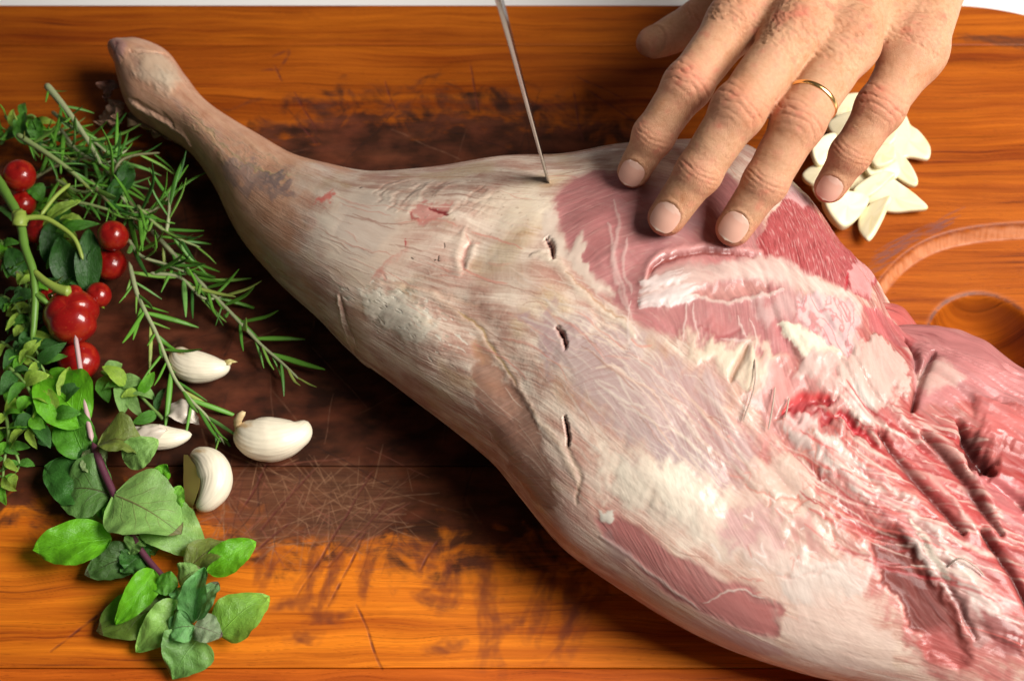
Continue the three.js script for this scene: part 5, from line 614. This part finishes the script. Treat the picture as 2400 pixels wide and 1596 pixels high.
// long dark green blades in the heap
{ const o = thing('tarragon_sprig', 'sprig with long flat dark green leaves standing between the tomatoes', 'herb'); part('stem', tubeGeo([[-.1972,.01,-.0192],[-.2002,.014,-.0332],[-.2019,.018,-.045]], () => 0.0011, { seg: 14, rad: 6 }), stemMat(0.1, 0.2, 0.04), o);
  [[[[-.1985,.012,-.0179],[-.1991,.024,-.047]], 13, GD], [[[-.2065,.01,-.0215],[-.2135,.02,-.0449]], 14, GD], [[[-.2029,.012,-.0273],[-.1955,.022,-.0423]], 8, GM], [[[-.2151,.022,-.0459],[-.1933,.026,-.0481]], 6, GM], [[[-.2217,.022,-.0496],[-.2043,.026,-.0615]], 6, GY], [[[-.2135,.024,-.0519],[-.2006,.022,-.0496]], 5, GY], [[[-.1867,.02,-.0708],[-.1861,.022,-.0858]], 9, GD], [[[-.1922,.02,-.0583],[-.1856,.022,-.082]], 8, [0.04, 0.15, 0.02]], [[[-.2385,.02,-.0989],[-.2407,.024,-.1164]], 9, GM], [[[-.2318,.022,-.1],[-.2382,.024,-.1116]], 8, GB], [[[-.2316,.022,-.0987],[-.2336,.026,-.1113]], 8, GM], [[[-.2121,.02,-.0106],[-.2045,.026,-.0092]], 5, GY], [[[-.2208,.01,-.0358],[-.2181,.016,-.0611]], 11, GD], [[[-.2301,.008,-.0275],[-.2391,.014,-.0428]], 11, GD], [[[-.2479,.008,-.0718],[-.2334,.012,-.054]], 12, [0.04, 0.12, 0.02]], [[[-.228,.012,-.0715],[-.2359,.016,-.0762]], 10, GM]].forEach(([p, w, c], i) => part('leaf', leafGeo(p[0], p[1], w * MM, c.map((x) => x * 1.4), { seed: 60 + i, arch: 0.003, cup: 0.35, shape: 0.9, roll: (i % 3 - 1) * 0.3 }), LM[0], o)); }
// tomatoes
const tomMat = std({ map: (() => { const w = 128, c = new Float32Array(w * w * 3); for (let j = 0; j < w; j++) for (let i = 0; i < w; i++) { const f = sst(0, 0.5, fbm(i * 0.03, j * 0.03, 4)), s = sst(0.55, 0.8, n2(i * 0.5, j * 0.5)); c.set([0.25 + 0.1 * f + 0.1 * s, 0.005 + 0.02 * f + 0.05 * s, 0.004 + 0.004 * f + 0.01 * s], (j * w + i) * 3); } return colorTex(w, w, c); })(), roughness: 0.3, specularIntensity: 0.5, clearcoat: 0.6, clearcoatRoughness: 0.08, bumpMap: (() => { const a = new Float32Array(128 * 128); for (let j = 0; j < 128; j++) for (let i = 0; i < 128; i++) a[j * 128 + i] = fbm(i * 0.05, j * 0.05, 3); return greyTex(128, 128, a, -1, 1); })(), bumpScale: 0.0003 });
function tomato(p, r, label, { sq = 0.94, lobes = 0, turn = 0, seed = 1, nub } = {}) {
  const f = (u, v) => { const th = u * PI, ph = v * 2 * PI + turn, lb = lobes ? 1 - lobes * pow(max(0, cos(ph * 1.0)), 18) * sin(th) - lobes * 0.6 * pow(max(0, cos(ph - 2.6)), 18) * sin(th) : 1, dim = 1 - 0.12 * exp(-th * th * 14), q = r * MM * lb * (1 + 0.025 * n3(sin(th) * cos(ph) * 1.4 + seed, cos(th) * 1.4, sin(th) * sin(ph) * 1.4)); return [p[0] + q * sin(th) * cos(ph), p[1] + q * cos(th) * sq * dim, p[2] + q * sin(th) * sin(ph)]; };
  const g = gridGeo(40, 64, f, { wrapV: true, flip: true }); return solo('cherry_tomato', g, tomMat, label, 'tomato');
}
tomato([[-.2361,.026,-.0762]][0], 7.9, 'round glossy cherry tomato lying highest in the herb heap, under a pale rosemary stem', { seed: 2 });
tomato([[-.2368,.014,-.068]][0], 6.6, 'dim cherry tomato tucked directly below another tomato by the thick vine', { seed: 3 });
tomato([[-.2267,.012,-.0535]][0], 6.8, 'half hidden cherry tomato right beside the knot of the green vine', { seed: 4 });
tomato([[-.1871,.024,-.0427]][0], 7.2, 'cherry tomato stacked on top of another one beside the rosemary needles', { seed: 5, sq: 1.02 });
tomato([[-.1908,.011,-.0356]][0], 8.0, 'dark red cherry tomato underneath a second one, beside the rosemary stem', { seed: 6 });
tomato([[-.1928,.014,-.0162]][0], 6.2, 'small cherry tomato behind the big lobed one, touching its right side', { seed: 7 });
tomato([[-.2169,.012,-.017]][0], 4.4, 'tiny cherry tomato in the shade behind the lobed one', { seed: 8 });
tomato([[-.1999,.027,-.0091]][0], 4.3, 'little round nub of a tomato at the vine end, above the lobed one', { seed: 9, sq: 0.8 });
tomato([[-.2009,.021,-.0004]][0], 13.2, 'big lobed red tomato with a deep crease, the largest one', { seed: 10, lobes: 0.16, turn: -0.45, sq: 0.84 });
tomato([[-.1979,.01,.0166]][0], 9.6, 'red tomato behind the pale basil stem, below the lobed one', { seed: 11, sq: 0.86 });
// vine
{ const o = thing('tomato_vine', 'thick green tomato vine with a knot, running down between the tomatoes', 'vine'), vm = std({ color: lin(0.13, 0.27, 0.035), roughness: 0.45 }), vy = std({ color: lin(0.28, 0.38, 0.06), roughness: 0.45 });
  part('stem', tubeGeo([[-.2481,.03,-.076],[-.2378,.032,-.0609],[-.2288,.033,-.0456],[-.2242,.032,-.0309],[-.2188,.03,-.0182],[-.2166,.026,-.0024],[-.2173,.02,.012]], (t) => mix(0.0025, 0.0015, t), { seg: 44, rad: 10, noise: 0.3, freq: 200 }), vm, o);
  part('branch', tubeGeo([[-.219,.03,-.0194],[-.2114,.031,-.0125],[-.204,.031,-.0084],[-.1994,.031,-.0075]], (t) => 0.0016 + 0.0012 * t * t, { seg: 20, rad: 10 }), vy, o); part('branch', tubeGeo([[-.2281,.033,-.0464],[-.2186,.032,-.0475],[-.2107,.03,-.0441],[-.2034,.028,-.0383],[-.1991,.024,-.0291]], (t) => mix(0.0014, 0.0009, t), { seg: 24, rad: 8 }), vy, o); part('branch', tubeGeo([[-.2198,.032,-.0487],[-.2149,.031,-.0604],[-.2101,.028,-.07]], () => 0.001, { seg: 14, rad: 8 }), vy, o); part('branch', tubeGeo([[-.2169,.028,-.008],[-.213,.028,-.0053],[-.2098,.026,-.0033]], () => 0.0012, { seg: 12, rad: 8 }), vm, o);
  part('knot', tubeGeo([[-.2293,.033,-.0488],[-.2279,.0345,-.0441],[-.2281,.033,-.0416]], () => 0.0035, { seg: 12, rad: 12, noise: 0.5, freq: 500 }), vy, o); }
// garlic
const gw = 256, gC = new Float32Array(gw * gw * 3), gH = new Float32Array(gw * gw); for (let j = 0; j < gw; j++) for (let i = 0; i < gw; i++) { const k = j * gw + i, s = n2(i * 0.012, j * 0.16), f = fbm(i * 0.02, j * 0.05, 4), br = sst(0.72, 1.0, 1 - i / gw + 0.3 * f), m = 1 + 0.08 * s + 0.12 * f; gC.set([mix(0.80, 0.50, br) * m, mix(0.72, 0.33, br) * m, mix(0.55, 0.16, br) * m].map((x) => clamp(x)), k * 3); gH[k] = s + f; }
const cloveMat = std({ map: colorTex(gw, gw, gC), bumpMap: greyTex(gw, gw, gH, -1.5, 1.5), bumpScale: 0.00025, roughness: 0.38, clearcoat: 0.15, clearcoatRoughness: 0.4 });
const peelMat = std({ color: lin(0.80, 0.70, 0.56), roughness: 0.5, transmission: 0.3, thickness: 0 }), sliceMat = std({ map: (() => { const w = 128, c = new Float32Array(w * w * 3); for (let j = 0; j < w; j++) for (let i = 0; i < w; i++) { const f = fbm(i * 0.04, j * 0.04, 4), y = sst(0, 0.4, fbm(i * 0.02 + 9, j * 0.02, 3)); c.set([0.76 + 0.14 * f, 0.69 + 0.14 * f - 0.05 * y, mix(0.46, 0.24, y) + 0.14 * f], (j * w + i) * 3); } return colorTex(w, w, c); })(), roughness: 0.35, specularIntensity: 0.8 }), cutMat = std({ color: lin(0.66, 0.48, 0.14), roughness: 0.5 });
function cloveGeo(pts, R, sq, up) { return tubeGeo(pts, (t) => R * MM * pow(sin(PI * clamp(0.05 + 0.93 * t)), 0.62) * (1 - 0.22 * t), { seg: 40, rad: 26, squash: sq, up, noise: 0.12, freq: 60, uvScale: [30, 1] }); }
{ const o = thing('garlic_clove', 'largest garlic clove, plump and white with a brown root end, by the rosemary tip', 'garlic'); const g = cloveGeo([[-.1213,.01,.0505],[-.1154,.011,.0552],[-.1048,.011,.0569],[-.0947,.011,.0535],[-.0909,.011,.048]], 11.2, 0.9); part('flesh', g, cloveMat, o);
  part('root_end', tubeGeo([[-.1223,.01,.0522],[-.1201,.018,.0488],[-.1175,.019,.0474]], (t) => 0.0012 + 0.0025 * t * (1 - t), { seg: 12, rad: 8, noise: 0.5, freq: 500 }), std({ color: lin(0.62, 0.46, 0.24), roughness: 0.6 }), o); }
{ const o = thing('garlic_clove', 'small garlic clove half under the long rosemary sprig', 'garlic'); part('flesh', cloveGeo([[-.1549,.008,.0092],[-.1502,.008,.0163],[-.1415,.008,.019],[-.1337,.008,.019],[-.1292,.007,.0169]], 8.6, 0.85), cloveMat, o); part('skin_shred', leafGeo(...[[-.1328,.008,.0181],[-.1257,.009,.0165]], 0.003, [0.5, 0.42, 0.16], { nu: 8, nv: 4 }), std({ vertexColors: true, roughness: 0.5 }), o); }
{ const o = thing('garlic_clove', 'curved garlic clove standing on edge with a yellow cut side, beside the basil', 'garlic'); part('flesh', cloveGeo([[-.1408,.01,.0631],[-.1325,.011,.0693],[-.129,.011,.0775],[-.1314,.01,.0852],[-.1367,.007,.0891]], 8.4, 1.15), cloveMat, o);
  part('cut_face', gridGeo(16, 8, (u, v) => { const c = curve([[-.142,.014,.0658],[-.1367,.016,.0737],[-.1346,.016,.0798],[-.1361,.014,.0859],[-.1388,.008,.0887]]), p = c.getPoint(u), w = 0.0105 * sin(PI * clamp(0.08 + u * 0.88)); return [p.x - w * v * 0.85, p.y - w * v * 0.75, p.z - 0.001 * v]; }, {}), cutMat, o); part('skin_shred', leafGeo(...[[-.1355,.007,.0868],[-.1445,.003,.0893]], 0.003, [0.6, 0.42, 0.14], { nu: 8, nv: 4 }), std({ vertexColors: true, roughness: 0.5 }), o); }
const peelGeo = (a, b, w, s, q = {}) => leafGeo(a, b, w, [0.78, 0.69, 0.57], { seed: s, nu: 24, nv: 10, ruffle: 0.003, ...q });
const peelV = std({ vertexColors: true, roughness: 0.45, transmission: 0.25, thickness: 0, clearcoat: 0.2 });
{ const o = thing('garlic_clove', 'slender garlic clove with loose papery skin, behind the basil leaves', 'garlic'); part('flesh', cloveGeo([[-.1712,.006,.0565],[-.1628,.007,.0537],[-.1523,.007,.0541],[-.1432,.006,.0519]], 6.6, 0.8), cloveMat, o); part('skin_shred', peelGeo(...[[-.1731,.008,.0563],[-.1527,.013,.0528]], 0.012, 4, { arch: 0.004, cup: -0.5, roll: 0.2 }), peelV, o); }
solo('garlic_peel', peelGeo(...[[-.1562,.005,.0372],[-.141,.005,.0454]], 0.011, 9, { arch: 0.004, cup: -0.3 }), peelV, 'small papery flake of garlic skin under the rosemary', 'garlic skin');
// garlic slices: thin plates with rounded rims, piled loosely
function slice(out, y, tilt, label, th = 0.0032) {
  let cx = 0, cz = 0; for (const p of out) { cx += p[0] / out.length; cz += p[1] / out.length; }
  const c = new THREE.CatmullRomCurve3(out.map((p) => new THREE.Vector3(p[0] - cx, 0, p[1] - cz)), true, 'centripetal'), n = 44, ring = c.getPoints(n), prof = [[0, 1], [0.2, 1], [0.4, 1], [0.6, 1], [0.8, 0.99], [0.93, 0.93], [1, 0.55], [1, -0.55], [0.9, -0.93], [0.5, -1], [0, -1]];
  const g = gridGeo(prof.length - 1, n, (u, v, i, j) => { const q = ring[j % n], k = prof[i][0]; return [q.x * k, prof[i][1] * th / 2 + 0.00025 * n2(q.x * 90 * k + y * 900, q.z * 90 * k), q.z * k]; }, { wrapV: true, flip: false, uv: (u, v) => [u * 0.2 + v, v] });
  const m = solo('garlic_slice', g, sliceMat, label, 'garlic', 'garlic slices'); m.position.set(cx, y * MM, cz); m.rotation.set(tilt[0] * 1.8, 0, tilt[1] * 1.8); m.position.y += abs(tilt[1]) * 0.006; return m;
}
const GSL = 'thin pale garlic slice in the loose pile under the little finger';
slice([[.1732,-.0835],[.1856,-.0908],[.1925,-.0856],[.1999,-.0779],[.2037,-.0717],[.1947,-.0707],[.1858,-.071],[.1764,-.0753]], 3.2, [0.08, 0.1], 'long pointed garlic slice jutting from the pile toward the finger hole');
slice([[.1695,-.0682],[.1771,-.0741],[.1862,-.0746],[.1838,-.069],[.1713,-.052],[.1683,-.0574]], 4.6, [-0.1, 0.28], 'crescent garlic slice lying apart at the edge of the pile');
slice([[.1515,-.0732],[.1627,-.0793],[.1749,-.0778],[.1727,-.0706],[.1604,-.0588],[.1546,-.0631]], 6.2, [0.05, -0.12], 'greenish chunky garlic slice at the meat edge', 0.006);
for (const [o, y, t] of [[[[.1849,-.1025],[.1914,-.1051],[.197,-.0988],[.2005,-.0854],[.1978,-.0841],[.1869,-.0951]], 5, [0.05, 0.15]], [[[.1867,-.1086],[.1945,-.1221],[.1997,-.1286],[.2019,-.1221],[.2053,-.1188],[.2099,-.1086],[.2081,-.1016],[.1989,-.1032],[.1923,-.1016]], 4.4, [0.04, 0.05]], [[[.1628,-.1345],[.1773,-.1373],[.1781,-.1263],[.165,-.1249]], 9, [0.2, 0.1]], [[[.1589,-.1214],[.1722,-.1252],[.1755,-.1166],[.1638,-.1072]], 11, [-0.1, 0.2]], [[[.1476,-.1034],[.1613,-.112],[.1644,-.1013],[.1508,-.0935]], 10, [0.15, -0.2]], [[[.1432,-.0895],[.1513,-.0968],[.1579,-.089],[.155,-.0813],[.1466,-.0813]], 9, [-0.2, 0.1]], [[[.1677,-.0807],[.1814,-.0897],[.1886,-.0882],[.1849,-.0846],[.1735,-.0768]], 8, [0.1, 0.1]], [[[.1789,-.1197],[.19,-.1224],[.1929,-.1116],[.1833,-.1036],[.1772,-.1063]], 7, [0, 0.15]], [[[.1632,-.1124],[.1782,-.1124],[.1805,-.0964],[.1675,-.0938]], 6, [0.1, 0]], [[[.1742,-.0983],[.1883,-.101],[.1922,-.0905],[.1791,-.0866]], 7.5, [0.12, -0.05]], [[[.1471,-.0846],[.1603,-.0897],[.1654,-.0794],[.1522,-.073]], 9, [0.15, 0.2]], [[[.1782,-.1032],[.1889,-.1045],[.1886,-.094],[.1788,-.0914]], 11.5, [-0.1, 0.1]], [[[.1652,-.1256],[.1801,-.1228],[.1809,-.112],[.1678,-.1107]], 2.6, [0, 0]], [[[.1683,-.096],[.1811,-.096],[.1816,-.083],[.1688,-.0817]], 2.6, [0, 0]], [[[.1593,-.133],[.1714,-.1344],[.1711,-.1221],[.1601,-.1207]], 4, [0.1, 0]]]) slice(o, y, t, GSL);
// knife standing in the meat, seen along its spine
{
  const o = thing('boning_knife', 'slim steel knife stuck upright in the meat, seen almost edge on', 'knife'), tip = V3([[.0167,.0612,-.0438]][0]), top = V3([[-.0047,.195,-.0304]][0]), ax = top.clone().sub(tip), full = ax.length(); ax.normalize();
  const view = new THREE.Vector3(0, CY, CZ).sub(tip).normalize(), wd0 = view.clone().addScaledVector(ax, -view.dot(ax)).normalize(), th0 = new THREE.Vector3().crossVectors(ax, wd0), tw = 0.06, wd = wd0.clone().multiplyScalar(cos(tw)).addScaledVector(th0, sin(tw)), thk = new THREE.Vector3().crossVectors(ax, wd);
  const LB = full + 0.085, at = (l, w, t) => { const p = tip.clone().addScaledVector(ax, l).addScaledVector(wd, w).addScaledVector(thk, t); return p.toArray(); };
  const blade = gridGeo(60, 8, (u, v, i, j) => { const l = u * LB, W = 0.017 * pow(clamp(u * 1.9 + 0.001), 0.6), T = mix(0.0006, 0.0019, clamp(u * 1.1)) ; const ring = [[-0.0011, 0.00025], [0.12 * W, T * 1.02], [0.45 * W, T * 0.7], [W, 0.00012], [W, -0.00012], [0.45 * W, -T * 0.7], [0.12 * W, -T * 1.02], [0, -T], [-0.0011, 0.00025]][j]; return at(l, 0.004 - ring[0], ring[1]); }, {});
  part('blade', blade, std({ color: lin(0.80, 0.81, 0.83), metalness: 1, roughness: 0.16, side: THREE.DoubleSide }), o);
  const h0 = tip.clone().addScaledVector(ax, LB - 0.004).addScaledVector(wd, -0.006), h1 = h0.clone().addScaledVector(ax, 0.11); part('handle', tubeGeo([h0.toArray(), h0.clone().lerp(h1, 0.3).toArray(), h0.clone().lerp(h1, 0.7).toArray(), h1.toArray()], (t) => 0.012 + 0.002 * sin(t * 6), { seg: 24, rad: 16, squash: 0.7 }), std({ color: lin(0.05, 0.025, 0.015), roughness: 0.5 }), o);
// the other hand, above the frame, closed round the knife handle: it shades the far corner of the board
  { const M = (v) => v.clone().multiplyScalar(1000), A = M(tip.clone().addScaledVector(ax, LB - 0.004).addScaledVector(wd, -0.006)), back = new THREE.Vector3(-0.25, 0.1, -1); back.addScaledVector(ax, -back.dot(ax)).normalize(); const lat = new THREE.Vector3().crossVectors(ax, back);
    const pt = (l, a, r) => A.clone().addScaledVector(ax, l).addScaledVector(back, cos(a) * r).addScaledVector(lat, sin(a) * r), caps = [];
    for (let k = 0; k < 4; k++) { const l = 16 + k * 20, r = 8.6 - (k === 0 ? 1 : 0); for (let i = 0; i < 6; i++) caps.push([pt(l, 0.5 + i * 0.75, 21), pt(l, 0.5 + (i + 1) * 0.75, 20.5), r, r]); caps.push([pt(l - 2, 0, 26), pt(l + 8, 0.1, 62), 12, 14]); }
    for (let i = 0; i < 4; i++) caps.push([pt(88 + i * 3, -0.5 - i * 0.6, 22), pt(90 + i * 3, -0.5 - (i + 1) * 0.6, 21), 11 - i * 0.5, 10.5 - i * 0.5]); caps.push([pt(70, -0.3, 45), pt(88, -0.5, 22), 15, 11]);
    const wr = pt(62, 0.05, 95), el = wr.clone().add(new THREE.Vector3(-60, 90, -230)); caps.push([pt(50, 0, 50), wr, 20, 25], [wr, el, 26, 40]);
    const sdf2 = (x, y, z) => { let d = 1e9; for (const [p, q, ra, rb] of caps) { const dx = q.x - p.x, dy = q.y - p.y, dz = q.z - p.z, t = clamp(((x - p.x) * dx + (y - p.y) * dy + (z - p.z) * dz) / (dx * dx + dy * dy + dz * dz)), e = hypot(x - p.x - dx * t, y - p.y - dy * t, z - p.z - dz * t) - mix(ra, rb, t), h = max(4 - abs(d - e), 0) / 4; d = min(d, e) - h * h; } return d; };
    const lo = [1e9, 1e9, 1e9], hi = [-1e9, -1e9, -1e9]; for (const [p, q, ra, rb] of caps) for (const e of [p, q]) { const r = max(ra, rb) + 6; e.toArray().forEach((v, i) => { lo[i] = min(lo[i], v - r); hi[i] = max(hi[i], v + r); }); }
    const N = surfaceNets(sdf2, lo, hi, 2, 30), n = N.pos.length / 3, C = new Float32Array(n * 3), U = new Float32Array(n * 2); for (let i = 0; i < n; i++) { const b = fbm3(N.pos[i * 3] * 0.06, N.pos[i * 3 + 1] * 0.06, N.pos[i * 3 + 2] * 0.06, 3); C.set([0.53 + 0.06 * b, 0.30 + 0.07 * b, 0.185 + 0.05 * b], i * 3); U.set([N.pos[i * 3] / 16, N.pos[i * 3 + 2] / 16], i * 2); }
    const g = new THREE.BufferGeometry(); g.setAttribute('position', new THREE.BufferAttribute(N.pos.map((v) => v * MM), 3)); g.setAttribute('color', new THREE.BufferAttribute(C, 3)); g.setAttribute('uv', new THREE.BufferAttribute(U, 2)); g.setIndex(N.idx); g.computeVertexNormals(); part('hand', g, handMat, personThing); }
}
// loose skin flaps under the ankle
{ const fm = std({ vertexColors: true, roughness: 0.5, side: THREE.DoubleSide }); [[[[-.1947,.014,-.1244],[-.2104,.003,-.1256]], 16, [0.30, 0.18, 0.11], 3], [[[-.196,.016,-.1261],[-.2035,.003,-.1228]], 11, [0.36, 0.21, 0.14], 5], [[[-.1925,.014,-.1209],[-.1632,.012,-.1077]], 13, [0.30, 0.2, 0.11], 7], [[[-.1838,.013,-.1177],[-.1674,.006,-.1118]], 10, [0.34, 0.22, 0.13], 8], [[[-.2014,.016,-.1426],[-.2066,.008,-.1353]], 9, [0.22, 0.10, 0.07], 9]].forEach(([p, w, c, s]) => part('skin_flap', leafGeo(p[0], p[1], w * MM, c, { seed: s, arch: 0.002, cup: 0.3, ruffle: 0.006, shape: 0.6, nu: 20, nv: 12 }), fm, lamb)); }

renderer.render(scene, camera);
